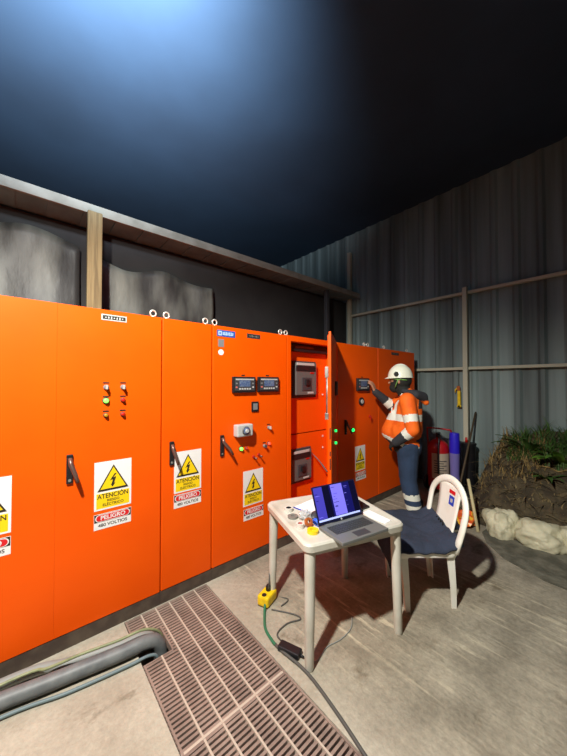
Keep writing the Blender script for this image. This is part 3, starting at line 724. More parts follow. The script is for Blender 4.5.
for sx in (-1, 1):
    for sy in (-1, 1):
        b = MB(); tx, ty = sx * 0.195, sy * 0.185; fx, fy = sx * 0.178, sy * 0.205
        if sy > 0: fx, fy = (-0.215 if sx < 0 else 0.18), 0.16
        sec = lambda x, y, a, z: [(x, y, z), (x - sx * a, y, z), (x - sx * a, y - sy * 0.008, z), (x - sx * 0.008, y - sy * 0.010, z), (x - sx * 0.010, y - sy * a, z), (x, y - sy * a, z)]
        loft(b, [sec(fx, fy, 0.032, 0.0), sec((fx * 2 + tx) / 3 + sx * 0.004, (2 * fy + ty) / 3, 0.038, 0.16), sec(tx, ty, 0.05, SZ - 0.06), sec(tx + sx * 0.012, ty + sy * 0.01, 0.07, SZ - 0.02)], 'plastic_chair')
        b.build('leg', t)
BT = 0.435      # back height above seat
def back_pt(x, h):   # h above the seat; leans back
    return Vector((x, -0.195 - 0.085 * (h / BT) - 0.025 * math.sin(PI * h / BT) * 0.4 + 0.55 * x * x * 0.5, SZ + h))
arch = [back_pt(-0.205, -0.02)]
pts2 = []
for q in range(25):
    a = PI * q / 24
    pts2.append((-0.234 * math.cos(a), 0.24 + 0.18 * math.sin(a)))
path = [(-0.212, -0.005), (-0.222, 0.08), (-0.231, 0.16)] + pts2 + [(0.231, 0.16), (0.222, 0.08), (0.212, -0.005)]
b = MB(); b.tube([back_pt(x, h) for x, h in path], 0.015, 'plastic_chair', 12, flat=1.9)
b.build('back_frame', t)
b = MB()
def splat(u, v):
    wv = 0.112 + 0.04 * v ** 2 + 0.02 * (1 - v) ** 2
    p = back_pt((u - 0.5) * 2 * wv, 0.0 + 0.40 * v); return p
grid_sheet(b, splat, 8, 12, 'plastic_chair'); sp_ = solid(b.build('backrest', t), 0.007)
def decal(nm, x0, x1, h0, h1, k, k2=None):
    b = MB(); off = Vector((0, 0.0055, 0))
    b.poly([back_pt(x, h) + off for x, h in ((x1, h0), (x0, h0), (x0, h1), (x1, h1))], k)
    if k2:
        mx, mh = (x0 + x1) / 2, (h0 + h1) / 2; a_, c_ = (x1 - x0) * 0.22, (h1 - h0) * 0.2
        b.poly([back_pt(x, h) + off * 1.15 for x, h in ((mx + a_, mh - c_), (mx - a_, mh - c_), (mx - a_, mh + c_), (mx + a_, mh + c_))], k2)
    return b.build(nm, sp_, normals=False)
decal('red_sticker', 0.0 - 0.075, 0.0 + 0.005, 0.325, 0.352, 'red'); decal('blue_sticker', -0.072, -0.005, 0.245, 0.312, 'bluepen', 'lgrey')
b = MB()
for q in range(4): b.box((0.075 - q * 0.03, -0.2055, SZ + 0.05), (0.081 - q * 0.03, -0.196, SZ + 0.115), 'seam')
b.build('vent_slots', sp_)

# navy garment over the seat, hanging down on the table side
b = MB(); M_ = Matrix.Translation((ch[0], ch[1], 0)) @ Matrix.Rotation(rzc, 4, 'Z')
def cloth(u, v):
    x = -0.222 + 0.475 * u; y = -0.225 + 0.54 * v
    z = SZ + 0.024 + 0.035 * max(0, (x + 0.05)) / 0.25 + 0.018 * math.sin(PI * v) + 0.012 * noise.noise((x * 9, y * 9, 3.1)) + 0.010 * noise.noise((x * 22, y * 18, 1.0))
    if y < -0.10: z += 0.06 * ((-0.10 - y) / 0.115) ** 1.3
    z -= 0.03 * max(0, -x - 0.17) / 0.05
    ov = max(0, y - 0.205); z -= 1.0 * ov; 
    if ov > 0: y = 0.205 + 0.018 + 0.35 * ov
    oxl = max(0, -x - 0.218) ; z -= 1.1 * oxl
    if oxl > 0: x = -0.236 - 0.2 * oxl
    oxr = max(0, x - 0.20); z += 0.02 * oxr
    return M_ @ Vector((x, y, z))
grid_sheet(b, cloth, 40, 40, 'navy'); solid(b.build('navy_jacket'), 0.012)
tag(bpy.data.objects['navy_jacket'], 'dark navy jacket laid over the seat of the white chair', 'jacket')

# ------------------------------------------------------------ yellow socket box, adapter and cords on the floor
t = thing('socket_box', 'yellow extension socket box at the foot of the table', 'socket box', (1.325, 1.70, 0), 0.35)
b = MB(); b.box((-0.065, -0.045, 0.004), (0.065, 0.045, 0.075), 'cardyel', 0.014); b.build('housing', t)
b = MB(); b.box((-0.06, -0.04, 0.0), (0.06, 0.04, 0.014), 'black', 0.003); b.build('base', t)
for x in (-0.04, 0.015):
    b = MB(); b.cyl((x, 0, 0.075), (x, 0, 0.077), 0.017, 'black', 16); b.build('socket', t)
b = MB(); b.box((0.0, -0.015, 0.077), (0.032, 0.015, 0.112), 'black', 0.005); b.build('plug', t)
cable('extension_cord', [(1.33, 1.69, .10), (1.335, 1.69, .15), (1.375, 1.735, .21), (1.40, 1.75, .15), (1.40, 1.73, .006), (1.45, 1.62, .006), (1.37, 1.60, .006)], 0.0045, 'cable', 'thin dark cord looping from the yellow socket box', 'cord')
cable('extension_cord', [(1.275, 1.66, .03), (1.24, 1.62, .008), (1.17, 1.52, .008), (1.145, 1.42, .009), (1.142, 1.385, .010)], 0.0085, 'green_cable', 'green cord on the floor from the yellow socket box', 'cord')
cable('extension_cord', [(1.142, 1.383, .010), (1.143, 1.33, .010), (1.15, 1.27, .010), (1.16, 1.19, .008), (1.155, 1.08, .008), (1.12, .88, .008), (1.08, .70, .008), (1.02, .4, .008)], 0.0085, 'cable', 'dark extension cord running past the grating towards the camera', 'cord')
cable('extension_cord', [(1.30, 1.62, .006), (1.385, 1.49, .006), (1.39, 1.43, .006), (1.30, 1.46, .006), (1.20, 1.44, .006), (1.185, 1.36, .012)], 0.0045, 'cable', 'thin cord curling on the floor between socket box and adapter', 'cord')
t = thing('power_adapter', 'black power adapter brick lying on the floor by the grating edge', 'adapter', (1.178, 1.30, 0), math.radians(-70))
b = MB(); b.box((-0.068, -0.028, 0.0), (0.068, 0.028, 0.032), 'black', 0.006); b.build('case', t)
b = MB(); b.cyl((0.068, 0, 0.016), (0.09, 0, 0.012), 0.008, 'black', 10, 0.005); b.build('strain_relief', t)
cable('extension_cord', [(1.215, 1.21, .006), (1.25, 1.16, .005), (1.36, 1.18, .005), (1.47, 1.16, .005), (1.58, 1.17, .005), (1.66, 1.22, .005)], 0.003, 'hose2', 'faint pale cord curving under the table past its leg', 'cord')

# ------------------------------------------------------------ worker
PW = Vector((3.37, 1.61, 0)); fw = Vector((-0.35, 0.937, 0)).normalized(); lf = Vector((-fw.y, fw.x, 0))
t = thing('person', 'worker in orange high visibility jacket and white helmet reaching to a cabinet control', 'person', PW, math.atan2(fw.y, fw.x))
# local: +x forward (to the cabinets), +y the worker's left (towards the camera), z up
def remesh(caps, voxel, name, parent, matf, mats, smooth_it=4, dec=None):
    b = MB()
    for p0, r0, p1, r1, tg in caps:
        p0, p1 = Vector(p0), Vector(p1); d_ = (p1 - p0); ln = d_.length
        q = d_.to_track_quat('Z', 'Y').to_matrix().to_4x4() if ln > 1e-6 else Matrix.Identity(4)
        seg, prof = 14, []
        for k in range(7): a = -PI / 2 + PI / 2 * k / 6; prof.append((r0 * math.cos(a) + 1e-4, r0 * math.sin(a)))
        for k in range(7): a = PI / 2 * k / 6; prof.append((r1 * math.cos(a) + 1e-4, ln + r1 * math.sin(a)))
        b.lathe(prof, 'skin', p0, seg, q)
    bmesh.ops.recalc_face_normals(b.bm, faces=b.bm.faces)
    me = bpy.data.meshes.new('tmp'); b.bm.to_mesh(me); b.bm.free()
    o = bpy.data.objects.new('tmp', me); COL.objects.link(o)
    md = o.modifiers.new('r', 'REMESH'); md.mode = 'VOXEL'; md.voxel_size = voxel
    ms = o.modifiers.new('s', 'SMOOTH'); ms.iterations = smooth_it; ms.factor = 0.5
    out = bpy.data.meshes.new_from_object(o.evaluated_get(bpy.context.evaluated_depsgraph_get()))
    bpy.data.objects.remove(o); bpy.data.meshes.remove(me)
    out.name = name; out.materials.clear()
    for k in mats: out.materials.append(M[k])
    C_ = [(Vector(a), ra, Vector(c), rc, tg) for a, ra, c, rc, tg in caps]
    for p in out.polygons:
        p.use_smooth = True
        if len(mats) > 1:
            ce = p.center; best = None
            for a, ra, c, rc, tg in C_:
                ab = c - a; l2 = ab.length_squared; tt = 0 if l2 < 1e-9 else max(0, min(1, (ce - a).dot(ab) / l2))
                dd = (ce - a - ab * tt).length - (ra + (rc - ra) * tt)
                if best is None or dd < best[0]: best = (dd, tg, tt)
            p.material_index = mats.index(matf(best[1], best[2], ce))
    ob = bpy.data.objects.new(name, out); COL.objects.link(ob); ob.parent = parent
    return ob
hipL, hipR = (0.06, 0.085, 0.84), (0.06, -0.085, 0.84)
kneL, kneR = (0.055, 0.095, 0.46), (0.09, -0.10, 0.46)
ankL, ankR = (-0.015, 0.10, 0.10), (0.0, -0.11, 0.10)
shL, shR = (0.05, 0.19, 1.36), (0.10, -0.18, 1.38)
elL, wrL = (-0.01, 0.255, 1.05), (0.165, 0.225, 0.90)
elR, wrR = (0.26, -0.19, 1.26), (0.44, -0.07, 1.44)
HC = (0.155, 0.0, 1.585)        # head centre
skin = [((0.05, 0, 0.88), 0.11, (0.06, 0, 1.1), 0.11, 0), ((0.06, 0, 1.1), 0.11, (0.05, 0, 1.3), 0.12, 0), (hipL, .08, kneL, .055, 0), (kneL, .055, ankL, .04, 0), (hipR, .08, kneR, .055, 0), (kneR, .055, ankR, .04, 0),
        (ankL, .04, (0.03, .03, .06), .032, 0), (ankR, .04, (0.045, -.18, .06), .032, 0),
        ((0.05, 0, 1.33), .10, shL, .065, 0), ((0.05, 0, 1.33), .10, shR, .065, 0), (shL, .05, elL, .04, 0), (elL, .04, wrL, .028, 0), (shR, .05, elR, .04, 0), (elR, .04, wrR, .028, 0),
        ((0.07, 0, 1.38), .06, (0.13, 0, 1.54), .055, 0),
        ((0.13, 0, 1.60), .098, (0.17, 0, 1.60), .09, 0), ((0.18, 0, 1.56), .075, (0.20, 0, 1.50), .05, 0), ((0.245, 0, 1.585), .012, (0.268, 0, 1.553), .014, 0),
        ((0.15, 0.092, 1.59), .018, (0.145, 0.098, 1.555), .014, 0), ((0.15, -0.092, 1.59), .018, (0.145, -0.098, 1.555), .014, 0), ((0.232, .012, 1.515), .01, (0.232, -.012, 1.515), .01, 0)]
# right hand reaches up with open fingers against the control unit
wr = Vector(wrR); hd = Vector((0.30, 0.14, 0.94)).normalized(); hn = Vector((1, -0.2, -0.3)); hn = (hn - hd * hn.dot(hd)).normalized(); hs = hd.cross(hn)
pc = wr + hd * 0.085
for q, (off, ln) in enumerate(((-0.032, .062), (-0.011, .074), (0.011, .070), (0.032, .052))):
    k0 = wr + hd * 0.02 + hs * off * 0.6; k1 = wr + hd * 0.088 + hs * off; k2 = k1 + hd * ln * 0.55 + hn * 0.010 + hs * off * 0.15; k3 = k2 + hd * ln * 0.42 + hn * 0.024
    skin += [(k0, .016, k1, .0115, 0), (k1, .0105, k2, .0095, 0), (k2, .0095, k3, .008, 0)]
th0 = wr + hd * 0.025 - hs * 0.02; th1 = th0 + hd * 0.03 - hs * 0.035 + hn * 0.012; th2 = th1 + hd * 0.035 - hs * 0.008 + hn * 0.014
skin += [(th0, .015, th1, .012, 0), (th1, .012, th2, .009, 0)]
# left hand, slightly curled, resting at the front of the waist
wl = Vector(wrL); gd = Vector((0.75, -0.45, -0.5)).normalized(); gs = Vector((0.1, 0.62, -0.75)); gs = (gs - gd * gs.dot(gd)).normalized(); gn = gd.cross(gs)
lefthand = []
for q, (off, ln) in enumerate(((-0.032, .062), (-0.011, .072), (0.011, .068), (0.032, .05))):
    k0 = wl + gd * 0.015 + gs * off * 0.6; k1 = wl + gd * 0.08 + gs * off; k2 = k1 + gd * ln * 0.45 - gn * 0.014; k3 = k2 + gd * ln * 0.2 - gn * 0.03
    lefthand += [(k0, .017, k1, .013, 0), (k1, .012, k2, .011, 0), (k2, .011, k3, .009, 0)]
q0 = wl + gd * 0.02 - gs * 0.02; q1 = q0 + gd * 0.03 - gs * 0.03 - gn * 0.01; q2 = q1 + gd * 0.03 - gn * 0.018
lefthand += [(q0, .016, q1, .013, 0), (q1, .013, q2, .010, 0)]
body = remesh(skin + [(a, r0 * 0.86, c, r1 * 0.86, g) for a, r0, c, r1, g in lefthand], 0.0065, 'body', t, None, ['skin'], 2)
glove = remesh(lefthand + [(wl - gd * 0.03, .033, wl + gd * 0.03, .03, 0)], 0.0055, 'work_glove', t, None, ['mask'], 2)
for s in (1, -1):
    b = MB(); bmesh.ops.create_uvsphere(b.bm, u_segments=12, v_segments=8, radius=0.012); b.mi('white')
    b.build('eye', body, (0.236, s * 0.034, 1.595), smooth=2.0)
# jacket
jk = [((0.075, 0.05, 0.86), .155, (0.10, 0.03, 1.0), .165, 'torso'), ((0.075, -0.05, 0.86), .155, (0.10, -0.03, 1.0), .165, 'torso'), ((0.15, 0, 0.95), .155, (0.12, 0, 1.10), .15, 'torso'), ((0.245, 0.0, 0.985), .115, (0.16, 0, 1.15), .12, 'torso'),
      ((0.06, 0.06, 1.02), .15, (0.04, 0.07, 1.28), .135, 'torso'), ((0.06, -0.06, 1.02), .15, (0.05, -0.07, 1.28), .135, 'torso'), ((0.11, 0, 1.1), .14, (0.10, 0, 1.27), .12, 'torso'),
      ((0.04, 0.06, 1.30), .125, shL, .085, 'torso'), ((0.05, -0.06, 1.30), .125, shR, .085, 'torso'), ((0.05, 0, 1.36), .095, (0.085, 0, 1.43), .085, 'torso'),
      (shL, .088, elL, .07, 'uaL'), (elL, .07, wrL, .05, 'faL'), (shR, .085, elR, .068, 'uaR'), (elR, .066, wrR, .045, 'faR')]
def jmat(tg, tt, c):
    if tg == 'torso':
        zz = c.z - 0.28 * c.x
        if zz < 0.825: return 'dark_sleeve'
        if zz < 0.868: return 'reflect'
        if 1.13 < c.z < 1.20: return 'reflect'
        if c.x > 0.10 and c.z > 1.20 and abs(abs(c.y) - 0.085) < 0.027: return 'reflect'
        if c.x < -0.06 and c.z > 1.27: return 'dark_sleeve'
        return 'jacket'
    if tg == 'uaL': return 'reflect' if 0.50 < tt < 0.74 else 'jacket'
    if tg == 'faL': return 'jacket' if tt < 0.16 else ('reflect' if tt < 0.45 else 'dark_sleeve')
    if tg == 'uaR': return 'jacket' if tt < 0.75 else 'dark_sleeve'
    return 'dark_sleeve' if tt < 0.12 or tt > 0.42 else 'reflect'
j = remesh(jk, 0.011, 'jacket', t, jmat, ['jacket', 'reflect', 'dark_sleeve'], 3); j['label'] = 'orange jacket with pale reflective bands and dark forearms'
hood = [((-0.03, 0.10, 1.42), .05, (-0.085, 0, 1.39), .065, 'h'), ((-0.03, -0.10, 1.42), .05, (-0.085, 0, 1.39), .065, 'h'), ((-0.085, 0, 1.39), .06, (-0.125, 0, 1.335), .035, 'h'), ((0.0, 0.10, 1.44), .035, (0.10, 0.085, 1.46), .028, 'h'), ((0.0, -0.10, 1.44), .035, (0.10, -0.085, 1.46), .028, 'h')]
h_ = remesh(hood, 0.010, 'hood', t, lambda tg, tt, c: 'dark_sleeve' if c.z > 1.355 else 'jacket', ['dark_sleeve', 'jacket'], 3); h_['label'] = 'dark lined hood hanging at the nape'
tr = [((0.05, 0.04, 0.82), .135, (0.05, 0.05, 0.90), .13, 'w'), ((0.05, -0.04, 0.82), .135, (0.05, -0.05, 0.90), .13, 'w'), (hipL, .125, kneL, .092, 'tL'), (kneL, .092, ankL, .082, 'cL'), (hipR, .125, kneR, .092, 'tR'), (kneR, .092, ankR, .082, 'cR')]
def tmat(tg, tt, c):
    if tg[0] == 'c' and (0.155 < c.z < 0.215 or 0.27 < c.z < 0.33): return 'reflect'
    return 'pants'
tr_ = remesh(tr, 0.011, 'trousers', t, tmat, ['pants', 'reflect'], 3); tr_['label'] = 'blue trousers with two reflective bands at the shin'
for s, an in ((1, ankL), (-1, ankR)):
    a = Vector(an)
    remesh([(a + Vector((-.02, 0, 0.06)), .066, a + Vector((-.01, 0, -0.03)), .062, 0), (a + Vector((-.03, 0, -.05)), .05, a + Vector((.06, -.09, -.055)), .043, 0), (a + Vector((.0, 0, -.01)), .055, a + Vector((.05, -.075, -.045)), .046, 0)], 0.009, 'boot', t, None, ['boot'], 3)
# balaclava, glasses, helmet
remesh([((0.09, 0, 1.42), .078, (0.13, 0, 1.52), .082, 0), ((0.125, 0, 1.585), .108, (0.14, 0, 1.60), .108, 0), ((0.18, 0, 1.535), .083, (0.205, 0, 1.50), .062, 0)], 0.008, 'face_mask', t, None, ['mask'], 3)
b = MB()
for s in (1, -1):
    b.tube([(0.245, s * 0.006, 1.597), (0.246, s * 0.035, 1.598), (0.228, s * 0.068, 1.598), (0.20, s * 0.088, 1.598)], [0.02, 0.024, 0.022, 0.014], 'lens', 10, flat=0.25)
b.build('safety_glasses', t, smooth=1.2)
b = MB()
for s in (1, -1): b = MB(); b.tube([(0.20, s * 0.100, 1.598), (0.13, s * 0.118, 1.592), (0.06, s * 0.10, 1.585)], 0.006, 'lens', 8); b.build('glasses_strap', t)
b = MB()
b.tube([(0.15, 0.118, 1.60), (0.165, 0.112, 1.56), (0.19, 0.09, 1.50)], 0.006, 'lens', 8)
b.build('helmet_strap', t)
b = MB(); n, mseg = 28, 12; i = b.mi('helmet'); rings = []
hc = Vector((0.145, 0, 1.622)); A_, B_, C_h = 0.132, 0.118, 0.145
for q in range(mseg):
    a = PI / 2 * q / mseg
    rings.append([b.bm.verts.new(hc + Vector((A_ * math.cos(a) * math.cos(2 * PI * g / n), B_ * math.cos(a) * math.sin(2 * PI * g / n), C_h * math.sin(a)))) for g in range(n)])
top = b.bm.verts.new(hc + Vector((0, 0, C_h)))
for q in range(mseg - 1):
    for g in range(n): f = b.bm.faces.new((rings[q][g], rings[q][(g + 1) % n], rings[q + 1][(g + 1) % n], rings[q + 1][g])); f.material_index = i
for g in range(n): b.bm.faces.new((rings[-1][g], rings[-1][(g + 1) % n], top)).material_index = i
brim = []
for g in range(n):
    an = 2 * PI * g / n; ext = 0.010 + 0.032 * max(0, math.cos(an)) ** 2
    brim.append(b.bm.verts.new(hc + Vector(((A_ + ext) * math.cos(an), (B_ + 0.012) * math.sin(an), -0.012 - 0.01 * max(0, math.cos(an))))))
for g in range(n): b.bm.faces.new((rings[0][g], brim[g], brim[(g + 1) % n], rings[0][(g + 1) % n])).material_index = i
hm = solid(b.build('helmet', t, smooth=1.0), 0.005, 1.0); hm.rotation_euler = (0, 0, 0)
hm['label'] = 'white hard hat'
b = MB(); b.cyl((0.17, 0.108, 1.655), (0.17, 0.134, 1.655), 0.026, 'mask', 18); b.build('helmet_clip', hm)
b = MB()
for q in (-1, 0, 1): b.tube([hc + Vector((0.12 * math.cos(a), q * 0.03, 0.006 + (C_h - 0.008 * abs(q)) * math.sin(a) * 0.995)) for a in [0.5 + (PI - 1.0) * k / 12 for k in range(13)]], 0.006, 'helmet', 8)
b.build('helmet_ridge', hm)
# badge, zip lines on the chest
b = MB(); b.box((0.222, 0.03, 1.20), (0.235, 0.085, 1.27), 'white', 0.003); b.build('chest_badge', t)

# ------------------------------------------------------------ by the corrugated wall
t = thing('wheeled_fire_extinguisher', 'large red wheeled fire extinguisher with pale label against the corrugated wall', 'fire extinguisher', (4.50, 1.80, 0))
b = MB(); b.lathe([(0.10, 0.06), (0.135, 0.09), (0.138, 0.62), (0.12, 0.69), (0.07, 0.74), (0.03, 0.755), (0.03, 0.78)], 'extred', seg=28); b.build('cylinder', t, smooth=0.9)
b = MB(); n = 14; i = b.mi('extlabel'); a0, a1 = math.radians(165), math.radians(275)
vv = [[b.bm.verts.new((0.140 * math.cos(a0 + (a1 - a0) * g / n), 0.140 * math.sin(a0 + (a1 - a0) * g / n), z)) for g in range(n + 1)] for z in (0.22, 0.57)]
for g in range(n): b.bm.faces.new((vv[0][g], vv[0][g + 1], vv[1][g + 1], vv[1][g])).material_index = i
for q in range(6):
    aa = a0 + 0.25; z = 0.30 + q * 0.032
    m_ = 6; st = [[b.bm.verts.new((0.1412 * math.cos(aa + (0.9 + 0.3 * (q % 2)) * g / m_), 0.1412 * math.sin(aa + (0.9 + 0.3 * (q % 2)) * g / m_), zz)) for g in range(m_ + 1)] for zz in (z, z + 0.012)]
    for g in range(m_): b.bm.faces.new((st[0][g], st[0][g + 1], st[1][g + 1], st[1][g])).material_index = b.mi('dgrey')
o_ = b.build('label', t); o_['label'] = 'pale instruction label with dark lines'
b = MB(); b.cyl((0, 0, 0.77), (0, 0, 0.83), 0.026, 'black', 16); b.box((-0.05, -0.012, 0.82), (0.05, 0.012, 0.845), 'black', 0.004); b.build('valve', t)
b = MB(); b.tube(crom([(0.06, -0.17, 0.10), (0.07, -0.17, 0.6), (0.03, -0.165, 0.86), (-0.01, -0.12, 0.90), (-0.01, 0.12, 0.90), (0.03, 0.165, 0.86), (0.07, 0.17, 0.6), (0.06, 0.17, 0.10)], 6), 0.011, 'extred', 10); b.build('push_handle', t)
for s in (1, -1):
    b = MB(); b.cyl((0.05, s * 0.16, 0.10), (0.05, s * 0.195, 0.10), 0.10, 'black', 24); b.build('wheel', t)
b = MB(); b.cyl((0.05, -0.16, 0.10), (0.05, 0.16, 0.10), 0.012, 'dgrey', 10); b.build('axle', t)
b = MB(); b.tube(crom([(0.0, 0, 0.80), (-0.10, -0.05, 0.78), (-0.15, -0.06, 0.6), (-0.155, -0.06, 0.3)], 6), 0.012, 'black', 8); b.build('hose', t)
t = thing('blue_canister', 'tall blue canister with a paler lower half beside the red extinguisher', 'canister', (4.50, 1.585, 0))
b = MB(); b.lathe([(0.062, 0.58), (0.065, 0.60), (0.062, 0.84), (0.058, 0.865), (0.03, 0.87)], 'cobalt', seg=22); b.build('upper_sleeve', t, smooth=0.9)
b = MB(); b.lathe([(0.075, 0.0), (0.085, 0.02), (0.072, 0.16), (0.055, 0.30), (0.06, 0.45), (0.064, 0.60)], 'paleviolet', seg=22); b.build('lower_body', t, smooth=0.9)
t = thing('black_bin', 'black bin against the wall between the blue canister and the post', 'bin', (4.645, 1.455, 0))
b = MB(); b.lathe([(0.075, 0), (0.085, 0.70), (0.092, 0.71), (0.092, 0.73), (0.07, 0.735)], 'black', seg=24); b.build('body', t, smooth=0.9)
b = MB(); b.cyl((0.0, 0.03, 0.735), (0.0, 0.03, 0.80), 0.018, 'redlens', 12, 0.014); o_ = b.build('cap', t); o_['label'] = 'red cap'
t = thing('yellow_clamp', 'yellow tool hanging on the corrugated wall left of the post', 'tool', (XW - 0.075, 1.63, 1.20))
b = MB(); b.box((-0.012, -0.018, 0.0), (0.012, 0.022, 0.24), 'cardyel', 0.005); b.box((-0.012, -0.026, 0.0), (0.012, 0.03, 0.03), 'cardyel', 0.005); b.build('body', t)
b = MB(); b.box((-0.010, -0.012, 0.24), (0.010, 0.03, 0.31), 'tape_brn', 0.006); b.tube([(0, 0.02, 0.29), (0, 0.05, 0.25), (0, 0.055, 0.21)], [0.008, 0.010, 0.006], 'cardyel', 8); b.build('jaw', t)
b = MB(); b.tube([(0, 0.01, 0.31), (0, 0.01, 0.545)], 0.003, 'cable', 6); b.build('cord', t)
b = MB(); b.cyl((3.60, 1.05, 0.0), (3.80, 1.20, 0.47), 0.016, 'stick', 8); tag(b.build('wooden_stick'), 'short pale stick leaning against the mound behind the chair', 'stick')
b = MB(); b.cyl((4.02, 1.42, 0.006), (4.84, 1.545 - 0.12, 1.14), 0.013, 'rod', 8); tag(b.build('brown_rod'), 'long thin brown rod leaning on the wall near the post', 'rod')
crumple('snack_bag', (3.68, 1.20, 0.0), (0.13, 0.11, 0.085), 'snack_or', 'crumpled orange and yellow wrapper on the floor behind the chair', 'wrapper', 9.0, 0.35)
crumple('dark_sack', (3.50, 1.32, 0.0), (0.16, 0.12, 0.06), 'navy', 'dark crumpled sack on the floor in front of the orange wrapper', 'sack', 12.0, 0.35)

# ------------------------------------------------------------ mound, rock, plants
def mound_h(x, y):
    u = (x - 3.85) / (XW - 3.85)
    yl = 1.40 - y + 0.10 * noise.noise((x * 2.6, 0.7, 3.3)) - 0.25 * max(0, 4.5 - x)
    e = max(0.0, min(1.0, yl / 0.36)); e = e * e * (3 - 2 * e)
    h = 1.04 * max(0, min(1, u)) ** 0.9 * e * (0.86 + 0.14 * min(1, max(0, yl / 1.0)))
    h += (0.07 * noise.noise((x * 3, y * 3, 0.3)) + 0.05 * noise.noise((x * 8, y * 8, 1.7)) + 0.03 * noise.noise((x * 20, y * 20, 4.0))) * min(1, h * 6)
    return max(h, 0.004)
b = MB(); i = b.mi('soil'); nx, ny = 60, 180; G_ = []
for a in range(nx + 1):
    row = []
    for c_ in range(ny + 1):
        x = 3.80 + (XW - 0.04 - 3.80) * a / nx; y = -2.6 + 4.0 * c_ / ny; row.append(b.bm.verts.new((x, y, mound_h(x, y))))
    G_.append(row)
for a in range(nx):
    for c_ in range(ny): f = b.bm.faces.new((G_[a][c_], G_[a + 1][c_], G_[a + 1][c_ + 1], G_[a][c_ + 1])); f.material_index = i; f.smooth = True
tag(b.build('soil_mound'), 'dark soil mound heaped against the corrugated wall at right', 'soil', None, 'stuff')
GUT = [(2.9, -2.6), (3.85, -2.6), (3.85, 1.0), (3.62, 1.02), (3.42, 0.93), (3.22, 0.74), (3.10, 0.45)]
b = MB(); b.hull([(x, y, 0.0) for x, y in GUT], [(x, y, 0.006) for x, y in GUT], 'gutter')
struct(b.build('trim_4'), 'dark wet strip of concrete along the foot of the rock', 'concrete strip')
def boulder(c, size, seed, label, rz=0):
    b = MB(); bmesh.ops.create_icosphere(b.bm, subdivisions=5, radius=1.0); b.mi('rock')
    for v in b.bm.verts:
        p = v.co.copy(); n_ = 0.30 * noise.noise(p * 1.3 + Vector((seed, 0, 0))) + 0.14 * noise.noise(p * 3 + Vector((seed, 1, 0))) + 0.05 * noise.noise(p * 8 + Vector((seed, 2, 0)))
        p *= 1 + n_; v.co = Vector((p.x * size[0], p.y * size[1], max(p.z, -0.55) * size[2]))
    o = b.build('boulder', None, smooth=1.2); o.location = c; o.rotation_euler = (0, 0, rz); return tag(o, label, 'rock', 'pale rocks at the foot of the mound')
boulder((3.76, 0.88, 0.07), (0.17, 0.15, 0.19), 2.0, 'pale upright rock lump at the left end of the rocks, by the stick')
boulder((3.80, 0.60, 0.06), (0.20, 0.21, 0.15), 6.0, 'long low pale rock in the middle at the foot of the mound')
boulder((3.90, 0.28, 0.06), (0.20, 0.22, 0.18), 11.0, 'pale rock at the right edge of the picture')
def blades(name, n, xr, yr, hr_, k, seed, wid=0.006, lean=0.6, dz=0.0):
    random.seed(seed); b = MB(); i = b.mi(k)
    for q in range(n):
        x, y = random.uniform(*xr), random.uniform(*yr); z = mound_h(x, y) + dz; an = random.uniform(0, 2 * PI); h = random.uniform(*hr_); le = lean * random.uniform(0.3, 1.2)
        d_ = Vector((math.cos(an), math.sin(an), 0)); s_ = Vector((-d_.y, d_.x, 0)) * wid; prevv = None
        for k_ in range(5):
            tt = k_ / 4; p = Vector((x, y, z - 0.01)) + d_ * h * le * tt * tt + Z * h * (tt - 0.35 * le * tt * tt); p.x = min(p.x, XW - 0.05)
            wv = s_ * (1 - tt * 0.95); cur = (b.bm.verts.new(p - wv), b.bm.verts.new(p + wv))
            if prevv: f = b.bm.faces.new((prevv[0], prevv[1], cur[1], cur[0])); f.material_index = i
            prevv = cur
    return b.build(name, normals=False)
tag(blades('grass', 1300, (4.45, 4.84), (-0.6, 1.0), (0.08, 0.30), 'leaf', 1, 0.007, 1.0), 'green grass and weeds growing on top of the mound', 'grass', None, 'stuff')
tag(blades('dry_grass', 420, (4.25, 4.8), (0.62, 1.28), (0.06, 0.24), 'dry', 2, 0.006, 1.1), 'dry straw coloured grass at the left end of the mound', 'dry grass', None, 'stuff')
tag(blades('leaf_litter', 900, (3.9, 4.6), (-0.5, 1.3), (0.04, 0.13), 'litter', 5, 0.010, 2.4), 'dead leaves and straw scattered over the dark soil slope', 'leaf litter', None, 'stuff')
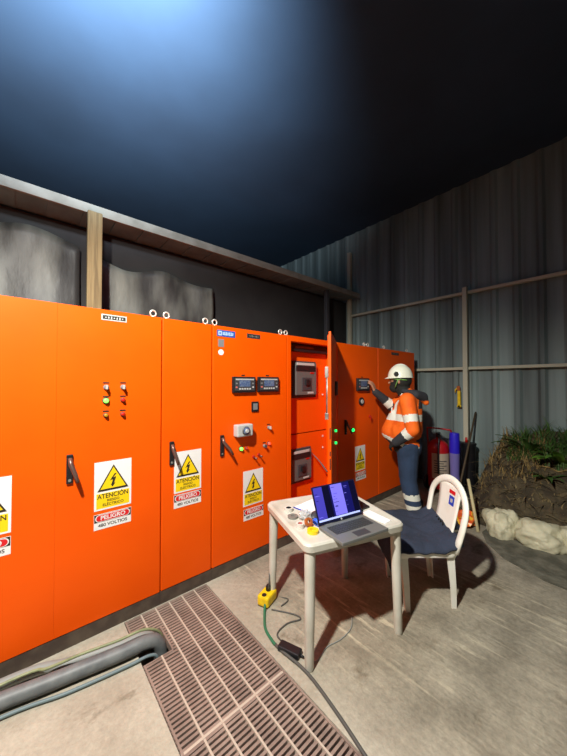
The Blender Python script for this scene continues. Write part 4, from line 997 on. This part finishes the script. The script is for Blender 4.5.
def leafy(name, x, y, n, ln, k, label, seed, wid=0.03):
    random.seed(seed); t = thing(name, label, 'plant', (x, y, mound_h(x, y) - 0.01), group='plants on the mound')
    b = MB(); i = b.mi(k)
    for q in range(n):
        an = 2 * PI * q / n + random.uniform(-0.3, 0.3)
        if math.cos(an) > 0.5: an += PI
        L0 = ln * random.uniform(0.7, 1.15); d_ = Vector((math.cos(an), math.sin(an), 0)); s_ = Vector((-d_.y, d_.x, 0)); pr = None; le = random.uniform(0.5, 1.0)
        for k_ in range(9):
            tt = k_ / 8; p = d_ * L0 * le * tt + Z * L0 * (0.75 * tt - 0.62 * le * tt * tt); wv = wid * math.sin(PI * min(1, 0.08 + tt * 0.92)) + 0.002
            p.x = min(p.x, XW - 0.06 - x)
            cur = (b.bm.verts.new(p - s_ * wv), b.bm.verts.new(p - Z * 0.006), b.bm.verts.new(p + s_ * wv))
            if pr:
                for e in (0, 1): f = b.bm.faces.new((pr[e], pr[e + 1], cur[e + 1], cur[e])); f.material_index = i; f.smooth = True
            pr = cur
    b.build('foliage', t, normals=False)
    b = MB(); b.cyl((0, 0, -0.02), (0, 0, 0.10), 0.010, 'rod', 8, 0.006); b.build('stem', t)
leafy('broad_leaf_plant', 4.55, 0.50, 10, 0.50, 'leaf2', 'bright green plant with broad arching leaves at the right edge of the picture', 21, 0.045)
leafy('broad_leaf_plant', 4.62, 0.80, 11, 0.46, 'leaf', 'dark green leafy plant left of the bright broad leaves', 22, 0.026)
leafy('broad_leaf_plant', 4.36, 0.60, 9, 0.28, 'leaf', 'small green plant low on the front of the mound', 23, 0.022)
def twig(x0, y0, x1, y1, label, r=0.007):
    P = []; 
    for q in range(6): x = x0 + (x1 - x0) * q / 5; y = y0 + (y1 - y0) * q / 5; P.append((x, y, mound_h(x, y) + 0.02 + 0.004 * math.sin(q * 1.7)))
    cable('twig', P, r, 'dry', label, 'twig', None, 4, 8)
twig(4.42, 0.70, 4.46, 0.40, 'bare twig lying across the upper slope of the mound')
